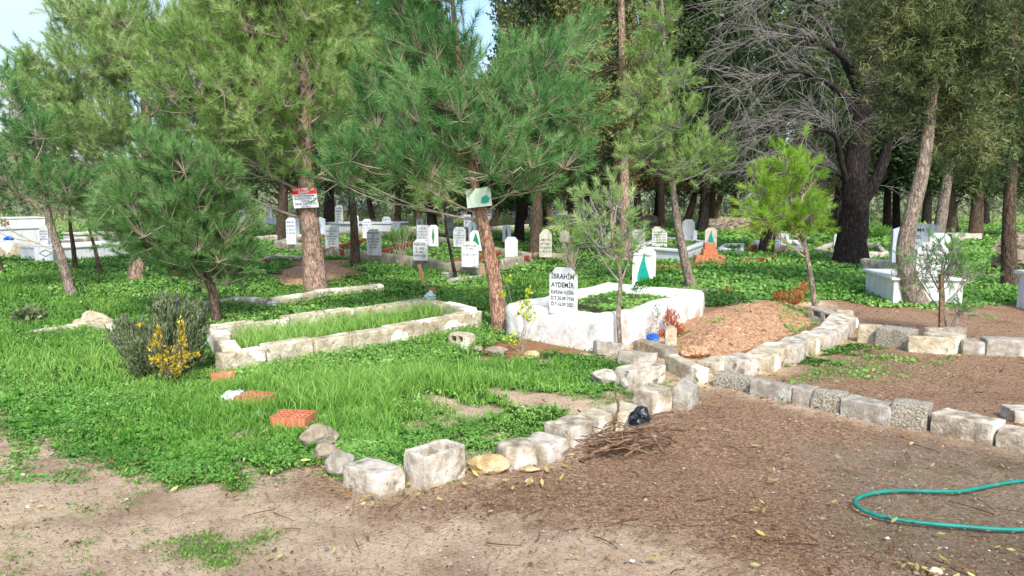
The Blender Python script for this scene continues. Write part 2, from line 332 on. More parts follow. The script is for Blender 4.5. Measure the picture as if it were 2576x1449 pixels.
# ------------------------------------------------------------------ shape makers
SOLIDS = []                               # footprints nothing grows through
def fbm(p, s, seed=0): return mnoise.noise(Vector((p[0]*s+seed, p[1]*s+seed*1.7, p[2]*s-seed)))
def roughen(bm, amp, s=8, seed=0.0, low=0.0):
    for v in bm.verts:
        c = v.co
        n = mnoise.noise_vector(Vector((c.x*s+seed, c.y*s, c.z*s)))
        v.co = c+n*amp+(mnoise.noise_vector(Vector((c.x*2.5+seed, c.y*2.5, c.z*2.5)))*low if low else Vector())
def frame(A, B, vt, depth, sink=.03):
    a = G(*A); b = G(*B); h = V(A[0], vt, a[1])[2]
    e = b-a; L = np.linalg.norm(e); e = e/L; n = np.array([-e[1], e[0], 0])
    if n[1] < 0: n = -n
    return a, e, n, L, max(.05, h), depth
def cells_bm(xs, ys, z0, z1, holes, fn):
    bm = bmesh.new(); nx, ny = len(xs)-1, len(ys)-1; vs = {}
    def v(i, j, k):
        if (i, j, k) not in vs: vs[(i, j, k)] = bm.verts.new(fn(xs[i], ys[j], (z0, z1)[k]))
        return vs[(i, j, k)]
    solid = lambda i, j: 0 <= i < nx and 0 <= j < ny and (i, j) not in holes
    for i in range(nx):
        for j in range(ny):
            if not solid(i, j): continue
            bm.faces.new([v(i, j, 1), v(i+1, j, 1), v(i+1, j+1, 1), v(i, j+1, 1)])
            bm.faces.new([v(i, j, 0), v(i, j+1, 0), v(i+1, j+1, 0), v(i+1, j, 0)])
            if not solid(i, j-1): bm.faces.new([v(i, j, 0), v(i+1, j, 0), v(i+1, j, 1), v(i, j, 1)])
            if not solid(i, j+1): bm.faces.new([v(i+1, j+1, 0), v(i, j+1, 0), v(i, j+1, 1), v(i+1, j+1, 1)])
            if not solid(i-1, j): bm.faces.new([v(i, j+1, 0), v(i, j, 0), v(i, j, 1), v(i, j+1, 1)])
            if not solid(i+1, j): bm.faces.new([v(i+1, j, 0), v(i+1, j+1, 0), v(i+1, j+1, 1), v(i+1, j, 1)])
    bmesh.ops.recalc_face_normals(bm, faces=bm.faces[:])
    return bm
BLOCKN = [0]
def block(name, label, A, B, vt, depth, mat, cat="concrete block", group=None, holes=None, amp=.005, low=.008, tilt=(0, 0), bev=.006, register=True, zb=-.03, hscale=1.0, parent=None, faceholes=False):
    a, e, n, L, h, d = frame(A, B, vt, depth); h *= hscale
    seed = BLOCKN[0]*3.7; BLOCKN[0] += 1
    ez = np.array([0, 0, 1.0])
    def fn(x, y, z):
        p = a+e*x+n*y+ez*(z+tilt[0]*(x-L/2)+tilt[1]*(y-d/2)); return Vector(p)
    if holes:
        xs, ys, hs = holes(L, d)
    else: xs, ys, hs = [0, L], [0, d], set()
    if faceholes:
        xs, ys, hs = [0, L*.16, L*.42, L*.56, L*.80, L], [zb, h*.32, h*.80, h], {(1, 1), (3, 1)}
        bm = cells_bm(xs, ys, 0, d, hs, lambda x, z, y: fn(x, y, z))
    else: bm = cells_bm(xs, ys, zb, h, hs, fn)
    if not holes or len(hs) < 4:
        sharp = [ed for ed in bm.edges if len(ed.link_faces) == 2 and ed.calc_face_angle(0) > .8]
        bmesh.ops.bevel(bm, geom=sharp, offset=bev, segments=2, profile=.6, affect='EDGES')
        for _ in range(2):
            le = [ed for ed in bm.edges if ed.calc_length() > .055]
            if not le or len(bm.verts) > 6000: break
            bmesh.ops.subdivide_edges(bm, edges=le, cuts=2, use_grid_fill=True)
        bmesh.ops.triangulate(bm, faces=[f for f in bm.faces if len(f.verts) > 4])
        roughen(bm, amp, 22, seed, low)
        rc = random.Random(seed)
        if amp > .002:
            ctr = Vector(a+e*L/2+n*d/2+ez*h*.4)
            for _ in range(4):
                q = Vector(fn(L*rc.choice((0, 1)), d*rc.choice((0, 0, 1)), h*rc.choice((1, 1, rc.random())))); rr_ = rc.uniform(.025, .05)
                if rc.random() < .5: q = Vector(fn(L*rc.random(), d*rc.choice((0, 1)), h))
                for v in bm.verts:
                    t_ = (v.co-q).length/rr_
                    if t_ < 1: v.co += (ctr-v.co).normalized()*(1-t_)*rr_*.38
    base = a+e*L/2+n*d/2
    if register: SOLIDS.append(np.array([(a-e*.01-n*.01)[:2], (a+e*(L+.01)-n*.01)[:2], (a+e*(L+.01)+n*(d+.01))[:2], (a-e*.01+n*(d+.01))[:2]]))
    if parent is not None: return from_bm(name, bm, mat, parent)
    for v in bm.verts: v.co -= Vector(base)
    o = from_bm(name, bm, mat, smooth=bool(not holes or len(hs) < 4)); o.location = Vector(base)
    return tag(o, label, cat, group)
def rock(name, label, u, vb, wpx, hpx, mat, depth=.8, cat="rock", seed=1, flat=.35, group=None, rz=0.0):
    p = G(u, vb); y = p[1]; k = y/F/math.cos(TILT)
    w = wpx*k; h = hpx*k*.85; p = p+np.array([0, w*depth/2, 0])
    bm = bmesh.new(); bmesh.ops.create_icosphere(bm, subdivisions=4, radius=1)
    rnd = random.Random(seed)
    planes = [(Vector((rnd.uniform(-1, 1), rnd.uniform(-1, 1), rnd.uniform(-.3, 1))).normalized(), rnd.uniform(.62, .88)) for _ in range(11)]
    for v in bm.verts:
        for nrm, dd in planes:
            t = v.co.dot(nrm)
            if t > dd: v.co -= nrm*(t-dd)*.9
        v.co += mnoise.noise_vector(v.co*2.2+Vector((seed, 0, 0)))*.10+mnoise.noise_vector(v.co*7+Vector((seed, 0, 0)))*.03
    for v in bm.verts:
        x, yy, z = v.co.x*w*.56, v.co.y*w*.56*depth, v.co.z*h*.62+h*.42
        c, s = math.cos(rz), math.sin(rz)
        v.co = Vector((x*c-yy*s, x*s+yy*c, max(z, -.04)))
    SOLIDS.append(np.array([[p[0]+w*.4*math.cos(a), p[1]+w*.4*depth*math.sin(a)] for a in np.linspace(0, 6.28, 9)[:-1]]))
    o = from_bm(name, bm, mat); o.location = p
    return tag(o, label, cat, group)

def tube_arrays(paths, sides=8):
    """paths: list of (points (n,3), radii (n)) -> V, F4"""
    VV = []; FF = []; off = 0
    for pts, rad in paths:
        pts = np.asarray(pts, float); n = len(pts)
        tg = np.gradient(pts, axis=0); tg /= np.linalg.norm(tg, axis=1)[:, None]+1e-9
        ref = np.array([0.0, 0, 1]) if abs(tg[0][2]) < .9 else np.array([1.0, 0, 0])
        a = np.cross(tg, ref); a /= np.linalg.norm(a, axis=1)[:, None]+1e-9; b = np.cross(tg, a)
        th = np.arange(sides)/sides*2*math.pi
        r = np.asarray(rad, float)
        ring = pts[:, None]+(a[:, None]*np.cos(th)[None, :, None]+b[:, None]*np.sin(th)[None, :, None])*(r[:, None, None] if r.ndim == 1 else r[:, :, None])
        VV.append(ring.reshape(-1, 3))
        i = np.arange(n-1)[:, None]*sides; j = np.arange(sides)[None]; j2 = (j+1) % sides
        FF.append((np.stack([i+j, i+j2, i+sides+j2, i+sides+j], -1)).reshape(-1, 4)+off)
        off += n*sides
    return np.concatenate(VV), np.concatenate(FF)
def smooth_path(pts, n):
    pts = np.asarray(pts, float); m = len(pts)
    if m == 2: return pts[0]+(pts[1]-pts[0])*np.linspace(0, 1, n)[:, None]
    t = np.linspace(0, m-1, n); out = []
    for x in t:
        i = min(int(x), m-2); f = x-i
        p0 = pts[max(i-1, 0)]; p1 = pts[i]; p2 = pts[i+1]; p3 = pts[min(i+2, m-1)]
        out.append(.5*((2*p1)+(-p0+p2)*f+(2*p0-5*p1+4*p2-p3)*f*f+(-p0+3*p1-3*p2+p3)*f**3))
    return np.array(out)
def trunk_mesh(name, pts, r0, r1, mat, parent, sides=18, n=40, flare=1.35, lump=.10):
    P = smooth_path(pts, n); t = np.linspace(0, 1, n)
    r = r0+(r1-r0)*t; r = r*(1+(flare-1)*np.exp(-t*n*.35))
    th = np.arange(sides)/sides*2*math.pi
    R = np.empty((n, sides))
    for i in range(n):
        for j in range(sides):
            q = Vector((math.cos(th[j])*1.6, math.sin(th[j])*1.6, P[i, 2]*2.4+P[0, 0]))
            R[i, j] = r[i]*(1+lump*mnoise.noise(q)+lump*.6*mnoise.noise(q*3.1))
    Vt, F4 = tube_arrays([(P, R)], sides)
    return mesh_np(name, Vt, F4=F4, mat=mat, parent=parent, smooth=True), P

def sweep(name, pts, width, h, mat, parent=None, closed=False, zb=-.04, amp=.012, seg=.09, seed=1.0, top_round=.02, wob=0.0, hvar=None, register=True):
    """a low wall along pts (xy, outer edge for closed rings: inside is to the left)"""
    P = [np.array(p[:2], float) for p in pts]; m = len(P)
    ring = list(range(m))
    def nrm(a, b):
        e = b-a; e /= np.linalg.norm(e); return np.array([-e[1], e[0]])
    off = []
    for i in ring:
        if closed or 0 < i < m-1:
            n1 = nrm(P[i-1], P[i]); n2 = nrm(P[i], P[(i+1) % m]); b = n1+n2; b = b/np.linalg.norm(b)
            off.append(b*width/max(.35, b@n1))
        elif i == 0: off.append(nrm(P[0], P[1])*width)
        else: off.append(nrm(P[-2], P[-1])*width)
    st = []
    rng = range(m if closed else m-1)
    for i in rng:
        a, b = P[i], P[(i+1) % m]; oa, ob = off[i], off[(i+1) % m]
        k = max(1, int(np.linalg.norm(b-a)/seg))
        for q in range(k):
            f = q/k; st.append((a+(b-a)*f, oa+(ob-oa)*f))
    if not closed: st.append((P[-1], off[-1]))
    tr = top_round
    prof = [(0, zb), (0, zb+(h-zb)*.33), (0, zb+(h-zb)*.66), (0, h-tr), (tr/width, h), (.35, h+.002), (.65, h+.002), (1-tr/width, h), (1, h-tr), (1, zb+(h-zb)*.5), (1, zb)]
    n = len(st); k = len(prof); VV = []
    for i, (p, o) in enumerate(st):
        for (f, z) in prof:
            q = p+o*f; c = Vector((q[0], q[1], z))
            if z > 0: c += mnoise.noise_vector(c*9+Vector((seed, 0, 0)))*amp+mnoise.noise_vector(c*2.1+Vector((seed, 3, 0)))*(amp*1.8)
            if z > h*.7 and wob: c.z += wob*mnoise.noise(Vector((q[0]*1.7, q[1]*1.7, seed)))
            VV.append(c[:])
    F4 = []
    for i in range(n if closed else n-1):
        j = (i+1) % n
        for q in range(k-1): F4.append((i*k+q, j*k+q, j*k+q+1, i*k+q+1))
    if not closed:
        for i in (0, n-1):
            b = i*k
            for q in range(4): F4.append((b+q, b+q+1, b+k-2-q, b+k-1-q))
    if register:
        for i in rng:
            a, b = P[i], P[(i+1) % m]
            SOLIDS.append(np.array([a, b, b+off[(i+1) % m], a+off[i]]))
    return mesh_np(name, VV, F4=F4, mat=mat, parent=parent, smooth=True)

# ------------------------------------------------------------------ headstones
def outline(shape, w, h):
    c = w*.24
    if shape == 'cham': pts = [(-w/2, 0), (w/2, 0), (w/2, h-c), (w/2-c, h), (-w/2+c, h), (-w/2, h-c)]
    elif shape == 'point': pts = [(-w/2, 0), (w/2, 0), (w/2, h-c*.7), (0, h), (-w/2, h-c*.7)]
    elif shape == 'flat': pts = [(-w/2, 0), (w/2, 0), (w/2, h), (-w/2, h)]
    elif shape == 'round': pts = [(-w/2, 0), (w/2, 0)]+[(w/2*math.cos(a), h-w*.5+w*.5*math.sin(a)) for a in np.linspace(0, math.pi, 13)]
    elif shape == 'shoulder': pts = [(-w/2, 0), (w/2, 0), (w/2, h*.96), (w*.1, h), (-w*.28, h*.93), (-w/2, h*.84)]
    elif shape == 'scallop': pts = [(-w/2, 0), (w/2, 0), (w/2, h*.80), (w*.36, h*.88), (w*.2, h*.97), (0, h), (-w*.2, h*.97), (-w*.36, h*.88), (-w/2, h*.80)]
    return pts
def slab_bm(pts, t, bev=.006):
    bm = bmesh.new(); a = [bm.verts.new((x, -t/2, z)) for x, z in pts]; b = [bm.verts.new((x, t/2, z)) for x, z in pts]
    bm.faces.new(a); bm.faces.new(b[::-1]); n = len(pts)
    for i in range(n): bm.faces.new([a[(i+1) % n], a[i], b[i], b[(i+1) % n]])
    bmesh.ops.recalc_face_normals(bm, faces=bm.faces[:])
    if bev: bmesh.ops.bevel(bm, geom=bm.edges[:], offset=bev, segments=2, profile=.7, affect='EDGES')
    return bm
TXT_CACHE = {}
def text_verts(s):
    if s in TXT_CACHE: return TXT_CACHE[s]
    cu = bpy.data.curves.new("t", 'FONT'); cu.body = s; cu.align_x = 'CENTER'; cu.size = 1; cu.offset = .018; cu.resolution_u = 3
    o = bpy.data.objects.new("t", cu); col.objects.link(o); bpy.context.view_layer.update()
    me = bpy.data.meshes.new_from_object(o.evaluated_get(bpy.context.evaluated_depsgraph_get()))
    v = np.array([w.co[:] for w in me.vertices]); f = [tuple(p.vertices) for p in me.polygons]
    bpy.data.objects.remove(o); bpy.data.curves.remove(cu); bpy.data.meshes.remove(me)
    TXT_CACHE[s] = (v, f); return v, f
def lettering(name, lines, w, mat, parent, y0, fit=.86):
    """lines: (string, centre height, cap height); flat raised letters on the face at local y = y0"""
    bm = bmesh.new()
    for s, zc, ch in lines:
        v, f = text_verts(s)
        if not len(v): continue
        x0, x1 = v[:, 0].min(), v[:, 0].max(); sy = ch/.72; sx = min(sy, w*fit/(x1-x0)); cx = (x0+x1)/2
        vs = [bm.verts.new(((p[0]-cx)*sx, y0, zc-ch/2+p[1]*sy)) for p in v]
        for q in f:
            try: bm.faces.new([vs[i] for i in q])
            except ValueError: pass
    o = from_bm(name, bm, mat, None, smooth=False); o.parent = parent; return o
MOTIF = {'drop': [(0, .9), (-.03, .80), (-.10, .66), (-.19, .46), (-.27, .24), (-.28, .12), (-.22, .03), (-.08, 0), (.10, 0), (.24, .04), (.28, .14), (.24, .28), (.16, .44), (.09, .6), (.05, .76), (.07, .86)],
         'tree': [(0, .95), (-.10, .72), (-.20, .46), (-.28, .22), (-.24, .13), (-.12, .10), (-.05, .02), (.05, .02), (.12, .10), (.24, .13), (.28, .22), (.20, .46), (.10, .72)],
         'thin': [(0, .95), (-.08, .70), (-.15, .45), (-.12, .28), (-.05, .16), (-.08, .03), (.08, .03), (.05, .16), (.12, .28), (.15, .45), (.08, .70)],
         'oval': [(.17*math.cos(a), .5+.42*math.sin(a)) for a in np.linspace(0, 6.283, 17)[:-1]]}
def stone(label, x0, x1, vt, vb, z0=0.0, yaw=-.12, shape='cham', mat='marble', lines=None, ink='ink', motif=None, mcol='teal', t=.05, group=None, ydist=None, name="headstone", mz=(.08, .95), cat="headstone", border=False, register=True, lean=0.0):
    u = (x0+x1)/2; p = G(u, vb, z0) if ydist is None else V(u, vb, ydist)
    y = p[1]; w = (V(x1, vb, y)-V(x0, vb, y))[0]/math.cos(yaw); h = V(u, vt, y)[2]-p[2]
    e = empty(name, p, label, cat, group)
    bm = slab_bm(outline(shape, w, h+.03), t)
    for v in bm.verts: v.co.z -= .03
    o = from_bm("slab", bm, MAT[mat], None, smooth=False); o.parent = e
    if lines:
        n = len(lines); tot = sum(l[1] for l in lines); z = h*.90; av = h*.80/tot; L2 = []
        for s, k in lines:
            cell = av*k; ch = cell*.62; L2.append((s, z-cell/2, ch)); z -= cell
        lettering("inscription", L2, w, MAT[ink], e, -t/2-.002)
    if motif:
        bm = bmesh.new(); q = MOTIF[motif]; s = h*(mz[1]-mz[0]); zo = h*mz[0]
        f = [bm.verts.new((a*(w*.95), -t/2-.006, b*s+zo)) for a, b in q]; g = [bm.verts.new((a*(w*.95), -t/2+.004, b*s+zo)) for a, b in q]
        bm.faces.new(f); k = len(q)
        for i in range(k): bm.faces.new([f[(i+1) % k], f[i], g[i], g[(i+1) % k]])
        bmesh.ops.recalc_face_normals(bm, faces=bm.faces[:])
        o = from_bm("cypress_emblem", bm, MAT[mcol], None, smooth=False); o.parent = e
    e.rotation_euler = (lean, 0, yaw)
    if register:
        c, s = math.cos(yaw), math.sin(yaw)
        SOLIDS.append(np.array([[p[0]+a*c-b*s, p[1]+a*s+b*c] for a, b in ((-w/2, -.03), (w/2, -.03), (w/2, .03), (-w/2, .03))]))
    return e
# ------------------------------------------------------------------ foliage makers
def rot_to(dirs, spin):
    """rotation matrices (n,3,3) taking +Z to dirs with a random spin"""
    d = dirs/np.linalg.norm(dirs, axis=1)[:, None]
    r = np.where(np.abs(d[:, 2:3]) < .9, np.array([[0, 0, 1.0]]), np.array([[1.0, 0, 0]]))
    a = np.cross(r, d); a /= np.linalg.norm(a, axis=1)[:, None]; b = np.cross(d, a)
    c, s = np.cos(spin)[:, None], np.sin(spin)[:, None]
    return np.stack([a*c+b*s, -a*s+b*c, d], -1)
def scatter(template, F3, pos, dirs, scale, tint_t=None, rng=RNG, tint=None, tvar=.25):
    """template (k,3) copied to every pos; returns V, F3, tint"""
    n = len(pos); k = len(template)
    R = rot_to(dirs, rng.uniform(0, 6.283, n))
    Vt = np.einsum('nij,kj->nki', R, template)*np.asarray(scale).reshape(-1, 1, 1)+pos[:, None]
    Ff = (F3[None]+(np.arange(n)*k)[:, None, None]).reshape(-1, F3.shape[1])
    tn = (rng.uniform(.5-tvar, .5+tvar, n) if tint is None else tint)[:, None]+(tint_t[None] if tint_t is not None else rng.uniform(-.15, .15, (n, k)))
    return Vt.reshape(-1, 3), Ff, np.clip(tn, 0, 1).ravel()
def shoot_template(n=46, L=.26, nl=.11, w=.007, a0=18, a1=62, seed=0):
    r = np.random.default_rng(seed); V3 = []; tt = []
    for i in range(n):
        t = (i+.5)/n; th = i*2.39996+r.uniform(-.3, .3)
        an = math.radians(a1+(a0-a1)*t+r.uniform(-9, 9)); o = np.array([0, 0, L*(.1+.85*t)])
        d = np.array([math.sin(an)*math.cos(th), math.sin(an)*math.sin(th), math.cos(an)])
        l = nl*r.uniform(.75, 1.15); s = np.cross(d, r.normal(size=3)); s /= np.linalg.norm(s)
        V3 += [o-s*w/2, o+s*w/2, o+d*l+np.array([0, 0, -.006])]
        q = r.uniform(-.12, .12); tt += [q-.12, q-.12, q+.18]
    return np.array(V3), np.arange(n*3).reshape(-1, 3), np.array(tt)
def bez(a, m, b, n):
    t = np.linspace(0, 1, n)[:, None]; return (1-t)**2*a+2*t*(1-t)*m+t*t*b
def twig_batch(A, B, ra, rb):             # straight 3-sided twigs, vectorised
    n = len(A); d = B-A; d /= np.linalg.norm(d, axis=1)[:, None]+1e-9
    r = np.where(np.abs(d[:, 2:3]) < .9, np.array([[0, 0, 1.0]]), np.array([[1.0, 0, 0]]))
    a = np.cross(r, d); a /= np.linalg.norm(a, axis=1)[:, None]; b = np.cross(d, a)
    th = np.array([0, 2.094, 4.189]); off = a[:, None]*np.cos(th)[None, :, None]+b[:, None]*np.sin(th)[None, :, None]
    V6 = np.concatenate([A[:, None]+off*np.reshape(ra, (-1, 1, 1)), B[:, None]+off*np.reshape(rb, (-1, 1, 1))], 1)
    f = np.array([[0, 1, 4, 3], [1, 2, 5, 4], [2, 0, 3, 5]])
    return V6.reshape(-1, 3), (f[None]+(np.arange(n)*6)[:, None, None]).reshape(-1, 4)

def pine(label, trunk, wpx, lobes, mat, bmat, dens=1.0, shoots=14, sub=.42, w=.009, nl=.12, L=.26, nn=44, seed=0, name="pine_tree", r_top=.16, up=.75, twig='twig', topn=1, flare=1.35, rise=.35, yb=None, clear=None):
    rng = np.random.default_rng(seed+11)
    p0 = G(*trunk[0]) if yb is None else V(trunk[0][0], trunk[0][1], yb)
    y = p0[1]; pts = [p0-np.array([0, 0, .06])]+[V(u, v, y) for u, v in trunk[1:]]
    r0 = wpx*y/F/2
    e = empty(name, p0, label, "pine tree")
    _, TP = trunk_mesh("trunk", pts, r0, r0*r_top, MAT[bmat], e, n=44, flare=flare)
    SOLIDS.append(np.array([[p0[0]+r0*math.cos(a), p0[1]+r0*math.sin(a)] for a in np.linspace(0, 6.28, 9)[:-1]]))
    subs = []; paths = []
    for (u, v, ru, rv, dd) in lobes:
        c = V(u, v, y+dd); k = (y+dd)/F; rx, rz = ru*k, rv*k; ry = max(min(rx, 1.3), .45*rx)
        n = max(4, int(dens*4.2*(rx*ry*rz)/(sub**3)))
        q = rng.normal(size=(n, 3)); q /= np.linalg.norm(q, axis=1)[:, None]; q *= rng.uniform(.25, .95, (n, 1))**.5
        cs = c+q*np.array([rx, ry, rz])
        # main limb from trunk to lobe centre
        ta = TP[np.argmin(np.abs(TP[:, 2]-(c[2]-rise*abs(c[0]-p0[0])-.25)))]
        paths.append((bez(ta, (ta+c)/2+np.array([0, 0, -.12*np.linalg.norm(c-ta)]), c, 7), np.linspace(max(.012, r0*.16), .008, 7)))
        for s in cs:
            subs.append(s)
            anc = c if rng.random() < .5 else ta+(c-ta)*rng.uniform(.35, .9)
            anc = bez(ta, (ta+c)/2+np.array([0, 0, -.12*np.linalg.norm(c-ta)]), c, 7)[rng.integers(2, 7)]
            m = (anc+s)/2+np.array([0, 0, -.18*np.linalg.norm(s-anc)])+rng.normal(size=3)*.05
            paths.append((bez(anc, m, s, 5), np.linspace(.008, .004, 5)))
    subs = np.array(subs); ns = len(subs)
    ctr = np.array([V(u, v, y+dd) for (u, v, ru, rv, dd) in lobes]).mean(0)
    # shoots
    k = shoots; S = np.repeat(subs, k, 0)
    out = S-np.array([p0[0], y, 0])*np.array([1, 1, 0])-np.array([0, 0, 1])*S[:, 2:3]; out /= np.linalg.norm(out, axis=1)[:, None]+.3
    d = rng.normal(size=(ns*k, 3))*.62+out*.55+np.array([0, 0, up]); d /= np.linalg.norm(d, axis=1)[:, None]
    base = S+d*rng.uniform(.02, .26, (ns*k, 1))+rng.normal(size=(ns*k, 3))*sub*.24
    tint = np.repeat(rng.uniform(.16, .80, ns), k)+rng.uniform(-.12, .12, ns*k)
    if clear:
        t_ = base+d*L*.6; zc = -(t_[:, 1]*-math.cos(TILT)+(t_[:, 2]-CAM_H)*math.sin(TILT)); yc = t_[:, 1]*math.sin(TILT)+(t_[:, 2]-CAM_H)*math.cos(TILT)
        uu = W/2+F*t_[:, 0]/zc; vv = H/2-F*yc/zc; ok = np.ones(len(t_), bool)
        for cu, cv, cru, crv, pc in clear: ok &= ~((np.abs(uu-cu) < cru) & (np.abs(vv-cv) < crv) & (t_[:, 1] < y+.1) & (rng.random(len(t_)) < pc))
        S, base, d, tint = S[ok], base[ok], d[ok], tint[ok]
    Vs, Fs, Ts = [], [], []; off = 0; grp = rng.integers(0, 3, len(base))
    for g in range(3):
        T, F3, tt = shoot_template(int(nn*1.25), L, nl, w*1.02, seed=g+seed)
        i = grp == g
        if not i.any(): continue
        a, b, c2 = scatter(T, F3, base[i], d[i], rng.uniform(.75, 1.2, i.sum()), tt, rng, tint[i])
        Vs.append(a); Fs.append(b+off); Ts.append(c2); off += len(a)
    crown = mesh_np("crown", np.concatenate(Vs), F3=np.concatenate(Fs), mat=MAT[mat], parent=e, attrs={"tint": np.concatenate(Ts)})
    V1, F1 = tube_arrays(paths, 5)
    V2, F2 = twig_batch(S, base+d*L*.6, np.full(len(S), .0058), np.full(len(S), .0025))
    mesh_np("branches", np.concatenate([V1, V2]), F4=np.concatenate([F1, F2+len(V1)]), mat=MAT[twig], parent=e, smooth=True)
    return e

def spray_template(n=22, L=.34, w=.03, seed=0, droop=0.0):
    r = np.random.default_rng(seed); V3 = []; tt = []
    for i in range(n):
        t = r.uniform(.0, 1); o = np.array([r.normal()*.05*(1-t*.6), r.normal()*.05*(1-t*.6), L*t])
        d = np.array([r.normal()*.55, r.normal()*.55, 1.0-droop*t]); d /= np.linalg.norm(d)
        s = np.cross(d, r.normal(size=3)); s /= np.linalg.norm(s); l = r.uniform(.05, .12)
        V3 += [o-s*w*.5, o+s*w*.5, o+d*l]; q = r.uniform(-.2, .2); tt += [q-.1, q-.1, q+.15]
    return np.array(V3), np.arange(n*3).reshape(-1, 3), np.array(tt)
def multi_scatter(maker, base, d, scale, tint, rng, seeds=3):
    Vs, Fs, Ts = [], [], []; off = 0; grp = rng.integers(0, seeds, len(base))
    for g in range(seeds):
        T, F3, tt = maker(g); i = grp == g
        if not i.any(): continue
        a, b, c = scatter(T, F3, base[i], d[i], scale[i], tt, rng, tint[i]); Vs.append(a); Fs.append(b+off); Ts.append(c); off += len(a)
    return np.concatenate(Vs), np.concatenate(Fs), np.concatenate(Ts)

def cypress_near(label, trunk, wpx, lobes, mat, bmat, n_per=1.0, seed=0, droop=.5, w=.022, L=.32, name="cypress_tree", nn=24, scale=1.0, r_top=.4, hang=False, cat="cypress tree"):
    rng = np.random.default_rng(seed+5)
    p0 = G(*trunk[0]); y = p0[1]; pts = [p0-np.array([0, 0, .06])]+[V(u, v, y) for u, v in trunk[1:]]; r0 = wpx*y/F/2
    e = empty(name, p0, label, cat)
    _, TP = trunk_mesh("trunk", pts, r0, r0*r_top, MAT[bmat], e, n=44)
    SOLIDS.append(np.array([[p0[0]+r0*math.cos(a), p0[1]+r0*math.sin(a)] for a in np.linspace(0, 6.28, 9)[:-1]]))
    B = []; D = []; TI = []; paths = []
    for (u, v, ru, rv, dd) in lobes:
        c = V(u, v, y+dd); k = (y+dd)/F; rx, rz = ru*k, rv*k; ry = max(.6*rx, .35)
        nc = max(3, int(7*rx*rz*n_per)+2)
        ta = TP[np.argmin(np.abs(TP[:, 2]-(c[2]-.2)))]
        for _ in range(nc):
            q = rng.normal(size=3); q /= np.linalg.norm(q); s = c+q*np.array([rx, ry, rz])*rng.uniform(.2, .9)
            paths.append((bez(ta, (ta+s)/2+np.array([0, 0, .15]), s, 5), np.linspace(.02, .005, 5)))
            m = int(46*n_per); ax = s-ta; ax[2] *= .4; ax /= np.linalg.norm(ax)+.2
            off = rng.normal(size=(m, 3))*np.array([.17, .17, .24])
            B.append(s+off); dz = -.35 if hang else .75
            D.append(ax*.5+off*.9+np.array([0, 0, dz])*rng.uniform(.4, 1, (m, 1))+rng.normal(size=(m, 3))*.35); TI.append(np.full(m, rng.uniform(.10, .85))+rng.uniform(-.15, .15, m))
    B = np.concatenate(B); D = np.concatenate(D); TI = np.concatenate(TI)
    Vc, Fc, Tc = multi_scatter(lambda g: spray_template(nn, L, w, seed=g+seed, droop=droop), B, D, rng.uniform(.7, 1.2, len(B))*scale, TI, rng)
    mesh_np("crown", Vc, F3=Fc, mat=MAT[mat], parent=e, attrs={"tint": Tc})
    V1, F1 = tube_arrays(paths, 4); mesh_np("branches", V1, F4=F1, mat=MAT['bark_mid'], parent=e, smooth=True)
    return e

def cypress_proto(kind, seed, Hh=12.0, R=1.45, z0=2.0, n=5200, mat='cypress_dark', bmat='bark_dark', label="", tw=.19):
    """tall background cypress: trunk and a full column of sprays"""
    rng = np.random.default_rng(seed); e = empty("cypress_tree", (0, 0, 0), label, "cypress tree")
    bend = rng.normal(size=2)*.15
    pts = [np.array([0, 0, -.1]), np.array([bend[0], bend[1], 2.2]), np.array([bend[0]*.5, -bend[1], 5]), np.array([0, 0, Hh*.9])]
    trunk_mesh("trunk", pts, tw, .05, MAT[bmat], e, n=30, flare=1.3)
    t = rng.uniform(0, 1, n)**.9; z = z0+(Hh-z0)*t
    env = R*np.clip((t+.06)/.16, 0, 1)**.6*(1-t**2.2)**.7
    th = rng.uniform(0, 6.283, n)
    lump = 1+.28*np.sin(th*3+z*1.7+seed)+.18*np.sin(th*5-z*3.1)
    rr = env*lump*rng.uniform(.45, 1, n)**.6
    B = np.stack([rr*np.cos(th), rr*np.sin(th), z-rng.uniform(0, .5, n)*(t < .08)], 1)
    D = np.stack([np.cos(th)*.6, np.sin(th)*.6, np.full(n, .9)], 1)+rng.normal(size=(n, 3))*.35
    ti = .45+.25*np.sin(th*2+z*2.3+seed)+rng.uniform(-.2, .2, n)
    Vc, Fc, Tc = multi_scatter(lambda g: spray_template(9, .42, .075, seed=g+seed), B, D, rng.uniform(.8, 1.4, n), ti, rng)
    mesh_np("crown", Vc, F3=Fc, mat=MAT[mat], parent=e, attrs={"tint": Tc})
    m = 60; zz = rng.uniform(z0-.5, z0+1.6, m); a = rng.uniform(0, 6.28, m)
    A = np.stack([0*a, 0*a, zz-.3], 1); Bq = np.stack([np.cos(a)*R*.8, np.sin(a)*R*.8, zz+rng.uniform(-.1, .5, m)], 1)
    V2, F2 = twig_batch(A, Bq, np.full(m, .018), np.full(m, .004)); mesh_np("branches", V2, F4=F2, mat=MAT['bark_mid'], parent=e)
    return e

